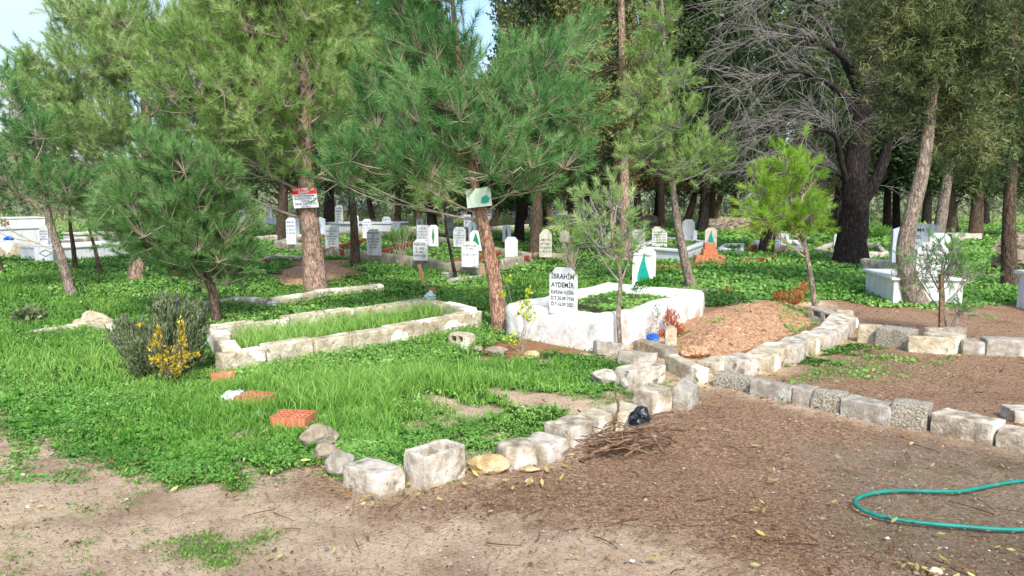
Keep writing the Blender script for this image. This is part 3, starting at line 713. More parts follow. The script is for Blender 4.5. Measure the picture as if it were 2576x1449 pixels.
def leaf_quad(w=.03, l=.05, fold=.25):
    return np.array([[0, 0, 0], [w/2, l*.5, fold*w], [0, l, 0], [-w/2, l*.5, fold*w]]), np.array([[0, 1, 2], [0, 2, 3]])
def bush(name, label, cat, u, vb, lobes, mat, n, leaf=(.014, .05), stems=10, stem_mat='twig', seed=0, up=.8, extra=None, dd0=0.0, spread=1.0, group=None, stem_r=.006, z0=0.0, spikes=0):
    rng = np.random.default_rng(seed+3); p0 = G(u, vb, z0); y = p0[1]
    e = empty(name, p0, label, cat, group); B = []; paths = []
    tot = sum(a[2]*a[3] for a in lobes)
    for (lu, lv, ru, rv) in lobes:
        c = V(lu, lv, y+dd0); k = y/F; m = int(n*ru*rv/tot)
        q = rng.normal(size=(m, 3)); q /= np.linalg.norm(q, axis=1)[:, None]; q *= rng.uniform(.1, 1, (m, 1))**.45
        q = c+q*np.array([ru*k, ru*k*spread, rv*k])
        if spikes:
            sp_ = q[rng.integers(0, m, max(4, int(spikes*ru*rv/tot)))]; dr = (sp_-p0)*np.array([.5, .5, .25])+np.array([0, 0, .5])+rng.normal(size=sp_.shape)*.08; dr /= np.linalg.norm(dr, axis=1)[:, None]
            i_ = rng.integers(0, len(sp_), m); q = sp_[i_]+dr[i_]*(rng.uniform(-.02, .15, m))[:, None]+rng.normal(size=(m, 3))*.009
        B.append(q)
        for _ in range(max(1, int(stems*ru*rv/tot))):
            s = c+rng.normal(size=3)*np.array([ru, ru*spread, rv])*k*.55
            b0 = p0+np.array([rng.normal()*.03, rng.normal()*.03, -.02])
            paths.append((bez(b0, (b0+s)/2+rng.normal(size=3)*.04, s, 6), np.linspace(stem_r, stem_r*.4, 6)))
    B = np.concatenate(B); c0 = p0+np.array([0, 0, .1])
    D = (B-c0); D /= np.linalg.norm(D, axis=1)[:, None]; D = D*.7+np.array([0, 0, up])+rng.normal(size=B.shape)*.45
    T, F3 = leaf_quad(*leaf); T = T[:, [0, 2, 1]]
    Vc, Fc, Tc = scatter(T, F3, B, D, rng.uniform(.7, 1.3, len(B)), None, rng, rng.uniform(.2, .8, len(B)))
    mesh_np("foliage", Vc, F3=Fc, mat=MAT[mat], parent=e, attrs={"tint": Tc})
    if extra:
        em, en, el, ename = extra; i = rng.integers(0, len(B), en); Q = B[i]; i2 = Q[:, 2] > np.quantile(B[:, 2], .35); Q = Q[i2]
        Q = Q+(Q-c0)/np.linalg.norm(Q-c0, axis=1)[:, None]*.03
        T, F3 = leaf_quad(*el); T = T[:, [0, 2, 1]]
        a, b, c = scatter(T, F3, Q, rng.normal(size=Q.shape), rng.uniform(.7, 1.3, len(Q)), None, rng, rng.uniform(.2, .8, len(Q)))
        mesh_np(ename, a, F3=b, mat=MAT[em], parent=e, attrs={"tint": c})
    V1, F1 = tube_arrays(paths, 5); mesh_np("stems", V1, F4=F1, mat=MAT[stem_mat], parent=e, smooth=True)
    return e
# ------------------------------------------------------------------ grave surrounds and kerbs
def Gz(pts, z): return [G(u, v, z)[:2] for u, v in pts]
RAISED = []                               # (polygon, height) beds filled above the ground
def inset(poly, d):
    c = np.mean(poly, 0); return np.array([p+(c-p)/np.linalg.norm(c-p)*d for p in poly])
def bed(name, poly, z, mat, parent, amp=.02):
    lo = poly.min(0); hi = poly.max(0); n = 34
    X, Y = np.meshgrid(np.linspace(lo[0], hi[0], n), np.linspace(lo[1], hi[1], n)); P = np.stack([X.ravel(), Y.ravel(), np.full(n*n, z)], 1)
    s = sdf(P, poly)
    P[:, 2] += [amp*fbm(p, 4, 3)+amp*.5*fbm(p, 13, 1) for p in P]; P[:, 2] += .03*np.clip(s/.3, 0, 1)
    i = (np.arange(n-1)[:, None]*n+np.arange(n-1)[None]).ravel(); F4 = np.stack([i, i+1, i+n+1, i+n], 1)
    F4 = F4[(s[F4] > -.06).all(1)]
    return mesh_np(name, P, F4=F4, mat=mat, parent=parent, smooth=True)

wg = Gz([(1273, 765), (1520, 802), (1772, 734), (1525, 712)], .35)
e = empty("grave_surround", (*wg[1], 0), "whitewashed masonry grave surround with rounded edges, with a bold-lettered marble stone on its front wall", "grave surround")
sweep("wall", wg, .17, .36, MAT['whitewash'], e, closed=True, amp=.010, wob=.02, top_round=.035, seed=2)
bp_ = inset(np.array(wg), .16); bed("soil", bp_, .24, MAT['soil'], e); RAISED.append((bp_, .26))

# limestone surround made of cemented blocks
lg = Gz([(521, 822), (559, 888), (1216, 781), (1070, 748)], .19)
e = empty("grave_surround", (*lg[1], 0), "long low grave surround of cream limestone blocks, filled with tall grass", "grave surround")
SOLIDS.append(None); SOLIDS.pop()
def block_ring(pts, width, h, mat, parent, blen=.46, seed=5, name="block", sides=(0, 1, 2, 3), closed=True, hj=.03):
    P = [np.array(p, float) for p in pts]; m = len(P); rnd = random.Random(seed); bm = bmesh.new()
    for i in sides:
        a, b = P[i], P[(i+1) % m]; e_ = b-a; L = np.linalg.norm(e_); e_ = e_/L; n_ = np.array([-e_[1], e_[0]])
        a0 = width if i != 1 else 0.0; L0 = a0; L1 = L-(0 if i in (0, 1) else 0)
        if i in (0,): L0 = 0; L1 = L-width
        if i == 1: L0 = 0; L1 = L
        if i == 2: L0 = width; L1 = L-width
        if i == 3: L0 = 0; L1 = L
        k = max(1, round((L1-L0)/blen)); cuts = [L0+(L1-L0)*(q/k+(rnd.uniform(-.1, .1)/k if 0 < q < k else 0)) for q in range(k+1)]
        for q in range(k):
            s0, s1 = cuts[q]+.008, cuts[q+1]-.008; hh = h+rnd.uniform(-hj, hj*.3); ww = width*rnd.uniform(.88, 1.05); o = rnd.uniform(-.012, .012)
            t = bmesh.new(); bmesh.ops.create_cube(t, size=1)
            for v in t.verts:
                c = a+e_*(s0+(s1-s0)*(v.co.x+.5))+n_*(o+ww*(v.co.y+.5)); z = -.04+(hh+.04)*(v.co.z+.5); v.co = Vector((c[0], c[1], z))
            bmesh.ops.bevel(t, geom=t.edges[:], offset=.014, segments=2, profile=.6, affect='EDGES')
            for _ in range(2):
                le = [x for x in t.edges if x.calc_length() > .06]
                if le: bmesh.ops.subdivide_edges(t, edges=le, cuts=2, use_grid_fill=True)
            bmesh.ops.triangulate(t, faces=[f for f in t.faces if len(f.verts) > 4])
            roughen(t, .006, 20, seed+q*3.1+i, .007)
            me = bpy.data.meshes.new("t"); t.to_mesh(me); t.free(); bm.from_mesh(me); bpy.data.meshes.remove(me)
        SOLIDS.append(np.array([a, b, b+n_*width, a+n_*width]))
    return from_bm(name, bm, mat, parent)
block_ring(lg, .17, .19, MAT['limestone'], e, name="wall")
ip = inset(np.array(lg), .22); bed("soil", ip, .05, MAT['soil'], e); RAISED.append((ip, .07))

# cement plot with leaning row of stones
pl = [(690, 622), (1132, 684), (1215, 692), (1343, 660), (1060, 601), (880, 592)]
pg = [G(u, v)[:2] for u, v in pl]
e = empty("grave_plot", (*pg[2], 0), "large cement kerbed family plot with exposed red block, many headstones standing along it", "grave plot")
sweep("kerb", pg, .16, .21, MAT['cement'], e, closed=True, amp=.012, wob=.03, seed=7)
for a, b in (((857, 616), (921, 599)), ((960, 629), (1044, 608)), ((1133, 659), (1262, 631))):
    sweep("divider_wall", Gz([a, b], .2), .12, .20, MAT['red_block'], e, amp=.008, seed=a[0])
ip = inset(np.array(pg), .3); RAISED.append((ip, .08)); bed("soil", ip, .05, MAT['soil'], e)

def kerb(label, pts, h, w, mat, seed=1, cat="kerb", wob=.03, name="grave_kerb", z=None, closed=False):
    P = [G(u, v, 0 if z is None else z)[:2] for u, v in pts]
    e = empty(name, (*P[0], 0), label, cat); o = sweep("kerb_wall", P, w, h, MAT[mat], e, closed=closed, amp=.012, wob=wob, seed=seed); return e
kerb("low broken limestone kerb curving beside the bushy pine trunk", [(500, 790), (540, 772), (590, 762), (672, 768)], .09, .13, 'limestone', 3)
kerb("low limestone kerb sunk in grass below the large pine with red sign", [(688, 766), (752, 757), (815, 744), (965, 729)], .09, .14, 'limestone', 4)
kerb("short mossy kerb stone lying in grass near a small wooden peg", [(1136, 711), (1172, 703), (1214, 700)], .06, .13, 'concrete_grey', 5)
kerb("thin grey kerb end in grass beside the cement plot corner", [(1108, 693), (1146, 698)], .05, .12, 'concrete', 6)
kerb("curved earth-covered kerb beside the main pine trunk", [(668, 657), (700, 646), (760, 652)], .06, .12, 'concrete_grey', 7)
kerb("pale broken kerb line behind the cement plot, far end", [(640, 607), (700, 603), (770, 600)], .16, .14, 'concrete', 8)
kerb("white kerb behind the row of blue-lettered stones", [(905, 592), (960, 588), (1062, 577)], .13, .12, 'concrete_white', 9)
kerb("long white kerb wall crossing behind the stones under the leaning pine", [(1125, 592), (1160, 590), (1215, 583), (1330, 574)], .2, .12, 'concrete_white', 10)
kerb("cement kerb with red block end behind pale round-topped stones", [(1302, 655), (1330, 648), (1420, 650)], .12, .13, 'cement', 11)
kerb("broken pale kerb running along the grass behind the loose rock pile", [(76, 842), (120, 838), (182, 832), (215, 826)], .05, .13, 'limestone', 12)

# right-hand graves
def box_tomb(label, A, B, vt, depth, mat, slabmat=None, lip=.04, slab_t=.05, name="tomb", open_top=False, yawfix=None, vlid=None):
    a, e_, n_, L, h, d = frame(A, B, vt, depth); e = empty(name, (*a[:2], 0), label, "tomb")
    P = [a[:2], (a+e_*L)[:2], (a+e_*L+n_*d)[:2], (a+n_*d)[:2]]
    if open_top:
        sweep("wall", P, .10, h-.05, MAT[mat], e, closed=True, amp=.001, top_round=.005)
        Q = [np.array(p)+(np.array(p)-np.mean(P, 0))/np.linalg.norm(np.array(p)-np.mean(P, 0))*lip for p in P]
        sweep("coping", Q, .16, h, MAT[slabmat or mat], e, closed=True, zb=h-.045, amp=.001, top_round=.008)
        ip = inset(np.array(P), .14); bed("soil", ip, h-.1, MAT['soil'], e); RAISED.append((ip, h-.08))
    else:
        bm = bmesh.new(); bmesh.ops.create_cube(bm, size=1)
        for v in bm.verts:
            c = a[:2]+e_[:2]*L*(v.co.x+.5)+n_[:2]*d*(v.co.y+.5); v.co = Vector((*c, -.03+(h-slab_t+.03)*(v.co.z+.5)))
        bmesh.ops.bevel(bm, geom=bm.edges[:], offset=.006, segments=1, affect='EDGES'); from_bm("wall", bm, MAT[mat], e, smooth=False)
        bm = bmesh.new(); bmesh.ops.create_cube(bm, size=1)
        for v in bm.verts:
            c = a[:2]+e_[:2]*(-lip+(L+2*lip)*(v.co.x+.5))+n_[:2]*(-lip+(d+2*lip)*(v.co.y+.5)); v.co = Vector((*c, h-slab_t+.001+slab_t*(v.co.z+.5)))
        bmesh.ops.bevel(bm, geom=bm.edges[:], offset=.008, segments=2, affect='EDGES'); from_bm("slab", bm, MAT[slabmat or mat], e, smooth=False)
        SOLIDS.append(np.array(P))
    return e, h, a, e_, n_
mg = Gz([(1602, 620), (1722, 630), (1782, 607), (1660, 595)], .30)
e = empty("tomb", (*mg[1], 0), "pale marble kerbed tomb with moulded coping, filled with leafy plants", "tomb")
sweep("wall", mg, .10, .25, MAT['marble'], e, closed=True, amp=.001, top_round=.004)
c_ = np.mean(mg, 0); mq = [np.array(p)+(np.array(p)-c_)/np.linalg.norm(np.array(p)-c_)*.06 for p in mg]
sweep("coping", mq, .2, .31, MAT['marble'], e, closed=True, zb=.255, amp=.001, top_round=.01)
ip = inset(np.array(mg), .14); bed("soil", ip, .24, MAT['soil'], e); RAISED.append((ip, .27))
kerb("whitewashed grave kerb with two stones beyond the young bright pine", [(1905, 636), (2020, 640), (2006, 622), (1888, 621)], .22, .14, 'whitewash', 14, "kerb", closed=True)
kerb("small white marble kerb lying in green cover between brick rows", [(1806, 634), (1870, 640), (1872, 622), (1822, 622)], .13, .1, 'marble', 15, closed=True)
kerb("pale kerb of a grave beside the dark forked trunk", [(2044, 640), (2110, 651), (2235, 650), (2215, 630), (2090, 622)], .16, .13, 'concrete_white', 16, closed=True)
kerb("long pale concrete kerb wall behind the curved cypress trunk", [(2163, 684), (2262, 694)], .28, .16, 'concrete_white', 17)
block("grave_slab", "thin white slab far off between cypress trunks", (2177, 592), (2208, 590), 575, .5, MAT['marble'], "slab", amp=.001, low=.002)
block("grave_slab", "low white slab right behind the dark forked trunk", (2180, 624), (2212, 622), 613, .5, MAT['marble_old'], "slab", amp=.001, low=.002)
block("grave_slab", "grey domed slab of a far grave behind the right-hand trunks", (2395, 606), (2470, 606), 588, .8, MAT['marble_old'], "slab", amp=.01, low=.03)
tb, th, ta_, te_, tn_ = box_tomb("cream marble box tomb with overhanging slab, standing behind the curved cypress trunk", (2246, 763), (2420, 766), 697, 1.25, 'marble', 'marble', lip=.05, slab_t=.045)
for lx, ly in ((.03, .04), (.97, .93)):
    L_ = np.linalg.norm((G(2420, 766)-G(2246, 763)))
    p = ta_+te_*L_*lx+tn_*1.25*ly
    bm = bmesh.new(); bmesh.ops.create_cube(bm, size=1)
    for v in bm.verts: v.co = Vector((p[0]+v.co.x*.11, p[1]+v.co.y*.11, th+.006+.12*(v.co.z+.5)))
    bmesh.ops.bevel(bm, geom=bm.edges[:], offset=.03, segments=3, affect='EDGES'); from_bm("corner_post", bm, MAT['marble'], tb)
box_tomb("grey marble tomb cut by the right edge beside the last trunk", (2556, 772), (2700, 800), 680, 2.2, 'marble_blue', 'marble_grey', lip=.05)
# left-hand graves
kerb("long cream plastered wall of the far graves behind the grass", [(-420, 672), (-100, 652), (95, 641), (250, 620)], .33, .2, 'limestone', 20, "wall", name="low_wall")
box_tomb("long white marble tomb behind the cream wall with flowers on it", (-60, 622), (130, 612), 576, 1.2, 'marble', 'marble', lip=.04)
box_tomb("low bright white tomb with flat slab, seen past three slim trunks", (132, 655), (335, 640), 622, 1.4, 'marble', 'marble', lip=.04)
pe, ph, pa, pee, pnn = box_tomb("square white plinth with an engraved diamond, carrying a lettered stone", (88, 657), (134, 656), 618, .4, 'marble', 'marble', lip=.01, slab_t=.03)
bm = bmesh.new()
pc = pa+pee*.24; s_ = .15
q = [(s_, 0), (0, s_*.62), (-s_, 0), (0, -s_*.62)]
v1 = [bm.verts.new(Vector(pc+pee*a-pnn*.006+np.array([0, 0, ph*.5+b]))) for a, b in q]; v2 = [bm.verts.new(Vector(pc+pee*a*.8-pnn*.006+np.array([0, 0, ph*.5+b*.76]))) for a, b in q]
for i in range(4): bm.faces.new([v1[i], v1[(i+1) % 4], v2[(i+1) % 4], v2[i]])
from_bm("diamond_emblem", bm, MAT['ink_grey'], pe, smooth=False)
py_ = pa[1]+.2
pz = V(113, 619, py_)
stone("white stone with blue lettering on the diamond-marked plinth", 102, 125, 574, 619, 0, yaw=-.1, shape='flat', lines=[("TAHSİN", 1), ("KAYA KIZI", 1), ("1944", 1), ("FATİHA", 1), ("", 1.5)], ink='ink_blue', ydist=py_)
box_tomb("far white tomb glimpsed under the slim pine crown", (20, 585), (115, 582), 548, 1.4, 'marble', 'marble')
box_tomb("far white tomb just past the bushy pine, low and wide", (200, 612), (330, 606), 588, 1.3, 'marble_grey', 'marble_old')
box_tomb("far white walled tomb seen between thin dark trunks near the pale stones", (1340, 556), (1440, 553), 533, 2, 'marble', 'marble')
box_tomb("distant white tomb under the main pine, between trunk and sign", (885, 540), (960, 538), 505, 2, 'marble', 'marble')
box_tomb("distant white tomb behind the leaning pine's needles", (1205, 556), (1262, 554), 515, 2, 'marble', 'marble_old')
# tombs of the middle ground
k_, kh, _, _, _ = box_tomb("small grey tomb at the far end carrying a slim tall stone", (663, 564), (700, 566), 547, 1.0, 'marble_grey', 'marble_blue', lip=.02)
k_, eh, _, _, _ = box_tomb("grey table tomb with overhanging slab and a tall grey stone", (826, 583), (884, 586), 559, 1.6, 'marble_grey', 'marble_grey', lip=.08)
k_, ih, _, _, _ = box_tomb("grey panelled tomb behind the blue-lettered stones", (934, 590), (985, 591), 560, 1.4, 'marble_grey', 'marble_grey', lip=.05)
k_, rh, _, _, _ = box_tomb("wide white tomb below a grey stone under the leaning pine", (1122, 596), (1175, 598), 573, 1.6, 'marble_old', 'marble_grey', lip=.05)

# ------------------------------------------------------------------ headstones
S = stone; Y = -.38
def lt(*a): return [(s, 1) for s in a]
S("slim white stone with four lines of blue letters, first on the cement plot", 721, 746, 548, 612, .2, Y*.4, 'cham', 'marble', [("MEHMET METE", 1), ("HASAN METE", 1), ("D. 1320 1931", 1), ("Ö. 26 08 1981", 1), ("", 1.6)], 'ink_blue')
S("blank grey stone with a pointed top just behind the slim white one", 729, 755, 539, 592, .1, Y, 'point', 'marble_blue')
S("grey-white peaked stone with faint lines to the other side of the main trunk", 794, 820, 546, 592, .15, Y, 'point', 'marble_blue', [("", 2), ("1932", 1), ("1987", 1), ("", 2)], 'ink_grey')
S("greyish stone with seven dark lines, on the plot wall next to the big pine trunk", 818, 854, 566, 622, .21, Y, 'flat', 'marble_grey', lt("HACI", "KAZIM KAYA", "OĞLU", "OSMAN KAYA", "R. FATİHA", "D. 1941", "Ö. 1996"))
S("tall dark grey stone on the table tomb", 844, 864, 516, 561, 0, -.1, 'cham', 'marble_grey', lt("AYŞE", "MEHMET", "KIZI", "1911", "1976"), 'ink', ydist=31)
S("narrow white stone seen nearly edge-on beside a brown trunk", 893, 903, 542, 598, .1, -.9, 'cham', 'marble')
S("white stone with blue letters in front of the panelled tomb", 913, 936, 551, 598, .15, Y*.5, 'cham', 'marble', [("FATMA METE", 1), ("MEHMET EŞİ", 1), ("D. 1927", 1), ("Ö. 1985", 1), ("", 1.5)], 'ink_blue')
S("largest ribbed grey stone of the plot wall, its top corner cut, beside the bare sapling", 923, 960, 576, 639, .21, Y, 'cham', 'marble_grey', lt("HASAN KAYA", "EŞİ", "HACİRE KAYA", "R. FATİHA", "D. 1929", "Ö. 2002", ""))
S("grey lettered stone next to the dagger-shaped white one", 962, 984, 545, 580, .1, Y*.6, 'cham', 'marble_blue', lt("EMİNE METE", "RAMAZAN EŞİ", "D. 1929", "Ö. 1975"), 'ink_grey')
S("white chamfered stone with vertical grooves behind a bare sapling", 986, 1009, 557, 599, .1, Y, 'cham', 'marble')
S("thin tall grey stone on its small tomb at the far end of the plots", 673, 685, 509, 548, 0, -.1, 'round', 'marble_blue', ydist=37.5)
S("pale stone with small teal cypress, behind the lettered grey one", 1048, 1066, 551, 600, .1, Y, 'cham', 'marble_blue', motif='tree', mcol='teal', mz=(.45, .97))
S("white round-topped stone with a tall teal oval", 1073, 1090, 541, 592, .1, Y, 'round', 'marble_blue', motif='oval', mcol='teal')
S("ribbed grey lettered stone beside the white leaf-outline stone", 1049, 1079, 566, 614, .15, Y, 'flat', 'marble_grey', lt("KAZIM", "FATMA KAYA", "R. FATİHA", "D. 1904", "Ö. 1988"), 'ink_grey')
S("white stone with a dull green slender cypress outline", 1079, 1103, 566, 617, .12, Y, 'cham', 'marble', motif='thin', mcol='dull_green')
S("bright white stone with four bold dark lines, at the front of the plot", 1040, 1076, 602, 652, .21, Y, 'cham', 'marble', [("HASAN KAYA", 1.5), ("D. 1932", 1), ("Ö. 2011", 1), ("RUHUNA FATİHA", 1)], 'ink')
S("tall grey stone on the wide white tomb under hanging needles", 1120, 1140, 526, 574, 0, -.1, 'flat', 'marble_grey', lt("", "ALİ", "1918", "1979", ""), 'ink_grey', ydist=27.5)
S("ribbed grey stone with fine lettering near the thin dark leaning stem", 1141, 1172, 571, 619, .15, Y, 'cham', 'marble_grey', lt("ALİ OĞLU", "EŞİ", "KAZIM KAYA", "R. FATİHA", "D. 1914", "Ö. 1991"), 'ink_grey')
S("small square stone with dark letters behind the leaning pine", 1167, 1185, 540, 573, .1, -.1, 'flat', 'marble_blue', lt("ÖMER", "İBRAHİM", "METE", "D. 1928"), 'ink')
S("grey-white stone with a narrow green cypress, partly behind another", 1179, 1199, 559, 611, .1, Y, 'cham', 'marble_blue', motif='thin', mcol='dull_green')
S("white stone with a solid bright green cypress", 1182, 1214, 580, 628, .12, Y, 'cham', 'marble', motif='tree', mcol='green_paint', mz=(.12, .95))
S("white stone with worn faint lettering at the corner of the plot", 1162, 1204, 608, 668, .21, Y, 'cham', 'marble', [("AHMET ELLER", 1), ("D. 1934", 1), ("", 1), ("Ö. 28.11.1977", 1), ("", 2.4)], 'ink_grey')
S("white stone with green cypress outline, apart near slim grey trunks", 1264, 1285, 566, 606, .1, Y*.6, 'cham', 'marble', motif='thin', mcol='dull_green')
S("blank white grey-veined stone past the reddish leaning trunk", 1271, 1302, 596, 650, .1, Y, 'cham', 'marble')
S("cream scalloped stone with four dark lines, clear of the slim trunk", 1357, 1388, 576, 644, .1, -.1, 'scallop', 'marble_old', [("", 1.6), ("AHMET OĞLU", 1), ("ALİ ÖZBEY", 1), ("RUHUNA FATİHA", 1), ("D. 1891 Ö. 1971", 1)], 'ink')
S("second cream scalloped stone half hidden behind a slim trunk", 1343, 1359, 576, 616, .1, -.1, 'scallop', 'marble_old', lt("", "ALİ KIZI", "ÖZBEY", "FATİHA", "D. 1898"), 'ink')
S("small cream scalloped stone further into the ivy", 1408, 1432, 579, 609, 0, -.1, 'scallop', 'marble_old')
S("cream round stone hidden behind the pale cypress trunk", 1528, 1547, 581, 618, 0, -.1, 'scallop', 'marble_old')
S("white stone with a red name above dark letters", 1589, 1622, 577, 624, 0, -.15, 'cham', 'marble_grey', [("", 4), ("RUHUNA FATİHA", 1), ("D. 15.06.1938", 1), ("Ö. 11.03.1990", 1)], 'ink')
o_ = [o for o in bpy.data.objects if o.get("label", "").startswith("white stone with a red")][0]
y_ = o_.location.y; hh_ = (V(1605, 577, y_)-V(1605, 624, y_))[2]; ww_ = (V(1622, 600, y_)-V(1589, 600, y_))[0]
lettering("red_inscription", [("HANİFE", hh_*.83, hh_*.09), ("ÖNDER", hh_*.67, hh_*.09)], ww_*.75, MAT['ink_red'], o_, -.027)
S("bright white stone with five black lines on the marble coping", 1641, 1677, 577, 617, .3, -.15, 'cham', 'marble', lt("SÜLEYMAN KIZI", "EMİNE İLHANLAR", "D. 18.05.1927", "Ö. 03.09.1999", "RUHUNA FATİHA"))
S("white stone showing the tip of a dark cypress behind the five-line one", 1640, 1665, 570, 617, 0, -.15, 'cham', 'marble_old', motif='drop', mcol='dull_green', ydist=21)
S("tall blank white stone at the back of the marble tomb", 1716, 1746, 552, 603, .0, -.2, 'cham', 'marble', ydist=22.5)
S("short blank white stone tucked behind the tall blank one", 1744, 1753, 579, 603, .0, -.2, 'cham', 'marble', ydist=22)
S("white stone with teal flame-shaped cypress above stacked red bricks", 1773, 1802, 573, 618, .0, -.12, 'cham', 'marble_old', motif='drop', mcol='teal', ydist=18.4)
S("grey-white stone with black dates in the whitewashed kerb", 1931, 1961, 587, 622, .1, .1, 'flat', 'marble_grey', lt("AYŞE", "D. T. 1974", "Ö. T. 2001", "RUHUNA FATİHA"))
S("pale stone with green cypress beside the one with black dates", 1962, 1984, 587, 616, .1, .1, 'flat', 'marble_grey', motif='tree', mcol='dull_green')
S("white lettered stone half hidden by the dark forked trunk", 2096, 2118, 588, 640, 0, 0, 'cham', 'marble', [("İSMAİL", 1), ("YÜKSEL", 1), ("D. 1931", 1), ("Ö. 1992", 1), ("", 2)], 'ink_blue')
S("wide blue-grey marble headboard behind the curved cypress trunk", 2240, 2356, 562, 656, 0, .02, 'shoulder', 'marble_blue', None, t=.08, ydist=14.2)
o_ = [o for o in bpy.data.objects if o.get("label", "").startswith("wide blue-grey")][0]
lettering("inscription", [("            FATMA", .58, .07), ("              ÖZEL", .45, .06), ("            1937", .33, .05)], .62, MAT['ink'], o_, -.042)
S("small pale stone with one dark word, behind the wide headboard", 2341, 2356, 556, 600, 0, 0, 'cham', 'marble_blue', [("ARİF", 1), ("", 3)], 'ink')
S("white stone with teal cypress tip, at the back of the box tomb", 2331, 2383, 586, 690, 0, .02, 'cham', 'marble', motif='drop', mcol='teal', ydist=12.9, mz=(.3, .97))
yh = G(2339, 762)[1]+.10
S("white stone with dark lettering standing on the cream box tomb", 2300, 2379, 609, 695, 0, .02, 'cham', 'marble', [("", .5), ("NAZIM OĞLU", 1), ("ORHAN ELİRİM", 1), ("RUHUNA FATİHA", 1), ("D. 1944", 1), ("", 1.6)], 'ink', ydist=yh, t=.07)
S("white stone with bold black lettering on the front wall of the whitewashed surround", 1385, 1449, 673, 783, .355, -.55, 'cham', 'marble',
  [("İBRAHİM", 1.35), ("AYDEMİR", 1.35), ("RUHUNA FATİHA", 1.0), ("D.T.20.09.1938", .95), ("Ö.T.16.09.2022", .95)], 'ink', t=.045)
S("white stone with a large teal flame-shaped cypress at the far end of the whitewashed surround", 1593, 1646, 621, 716, .35, -.4, 'cham', 'marble', motif='drop', mcol='teal', t=.06, mz=(.04, .93))

S("pale stone glimpsed at the edge of the bushy pine, near the thin dark stems", 600, 622, 528, 572, 0, Y*.5, "cham", "marble")
S("narrow white stone far back beside the first brown cypress trunk", 696, 704, 514, 534, 0, 0, "flat", "marble")
S("tiny far white stone at the other side of the first brown cypress trunk", 716, 722, 520, 532, 0, 0, "flat", "marble")
S("white stone far behind the red-brown leaning trunk, under the pale sign", 1236, 1252, 530, 566, 0, Y*.4, "cham", "marble_blue")
# small bright details on graves
def posy(label, u, v, y, mats, r, cat="flowers", name="flowers", n=60, seed=1):
    c = V(u, v, y); e = empty(name, c, label, cat); rng = np.random.default_rng(seed)
    q = rng.normal(size=(n, 3)); q /= np.linalg.norm(q, axis=1)[:, None]; B = c+q*rng.uniform(.2, 1, (n, 1))*np.array([r, r, r*.7])
    T, F3 = leaf_quad(r*.5, r*.6); T = T[:, [0, 2, 1]]
    for i, m in enumerate(mats):
        s = slice(i*n//len(mats), (i+1)*n//len(mats)); a, b, c2 = scatter(T, F3, B[s], q[s]+.2, np.ones(len(B[s])), None, rng)
        mesh_np("petals" if i == 0 else "leaves", a, F3=b, mat=MAT[m], parent=e, attrs={"tint": c2})
MAT['red_petal'] = leafmat("red_petal", lc(150, 20, 50), lc(190, 40, 80), lc(220, 90, 120), .2)
posy("red and pink flowers on the white tomb at the picture's edge", 8, 560, 25.5, ['red_petal', 'broad_leaf'], .14)
def rag(name, label, cat, u, v, w, h, mat, z=0.0, seed=1, y=None):
    p = G(u, v, z) if y is None else V(u, v, y); k = p[1]/F
    bm = bmesh.new(); bmesh.ops.create_icosphere(bm, subdivisions=4, radius=1)
    for q in bm.verts:
        c = q.co.copy(); n = mnoise.noise_vector(c*1.7+Vector((seed, 0, 0))); n2 = mnoise.noise_vector(c*4.5+Vector((seed, 5, 0)))
        c = c+n*.45+n2*.22; q.co = Vector((c.x*w*k*.5, c.y*w*k*.4, max(c.z, -.5)*h*k*.6+h*k*.3))
    o = from_bm(name, bm, MAT[mat]); o.location = p
    return tag(o, label, cat)
rag("blue_bag", "small blue plastic scrap on the far grave behind the cream wall", "plastic bag", 22, 604, 22, 10, 'blue_bag', 0.3, 4)
rag("blue_bag", "crumpled blue plastic bag behind the small marker stone on the mound", "plastic bag", 1642, 856, 32, 20, 'blue_bag', .02, 2)
rag("black_bag", "crumpled black plastic bag caught on top of the brushwood", "plastic bag", 1610, 1068, 50, 50, 'black_bag', .06, 3)
rag("white_bag", "crumpled white plastic bag tucked behind the grated orange brick", "plastic bag", 590, 1012, 56, 34, 'white_bag', 0, 5)
rag("white_bag", "flat white plastic scrap beside the lower orange brick", "plastic bag", 655, 1046, 50, 14, 'white_bag', 0, 6)
rag("white_bag", "small white plastic scrap at the break in the limestone kerbs", "plastic bag", 684, 768, 28, 12, 'white_bag', 0, 7)
rag("aqua_cloth", "pale aqua cloth tied at the foot of the broken wooden post", "cloth", 1083, 758, 26, 26, 'aqua_cloth', .06, 8)

def post(name, label, pts, wpx, dpx, mat, cat, top_jag=0.0, z=0.0):
    p = G(*pts[0], z); y = p[1]; q = V(*pts[1], y); w = wpx*y/F; d = dpx*y/F; bm = bmesh.new()
    n = 5; top = []
    rnd = random.Random(3)
    def R(c, zj): return [bm.verts.new(Vector((c[0]+a*w/2, c[1]+b*d/2, c[2]+(zj[i] if zj else 0)))) for i, (a, b) in enumerate(((-1, -1), (0, -1), (1, -1), (1, 1), (0, 1), (-1, 1)))]
    r0 = R(p-np.array([0, 0, .05]), None); r1 = R((p+q)/2, None); r2 = R(q, [rnd.uniform(-1, .3)*top_jag for _ in range(6)])
    for a, b in ((r0, r1), (r1, r2)):
        for i in range(6): bm.faces.new([a[i], a[(i+1) % 6], b[(i+1) % 6], b[i]])
    bm.faces.new(r2); bm.faces.new(r0[::-1]); bmesh.ops.recalc_face_normals(bm, faces=bm.faces[:])
    for v in bm.verts: v.co -= Vector(p)
    o = from_bm(name, bm, MAT[mat], smooth=False); o.location = p; return tag(o, label, cat)
post("wooden_post", "broken weathered board standing at the back corner of the limestone surround", [(1086, 757), (1086, 720)], 20, 6, 'wood', "post", .03)
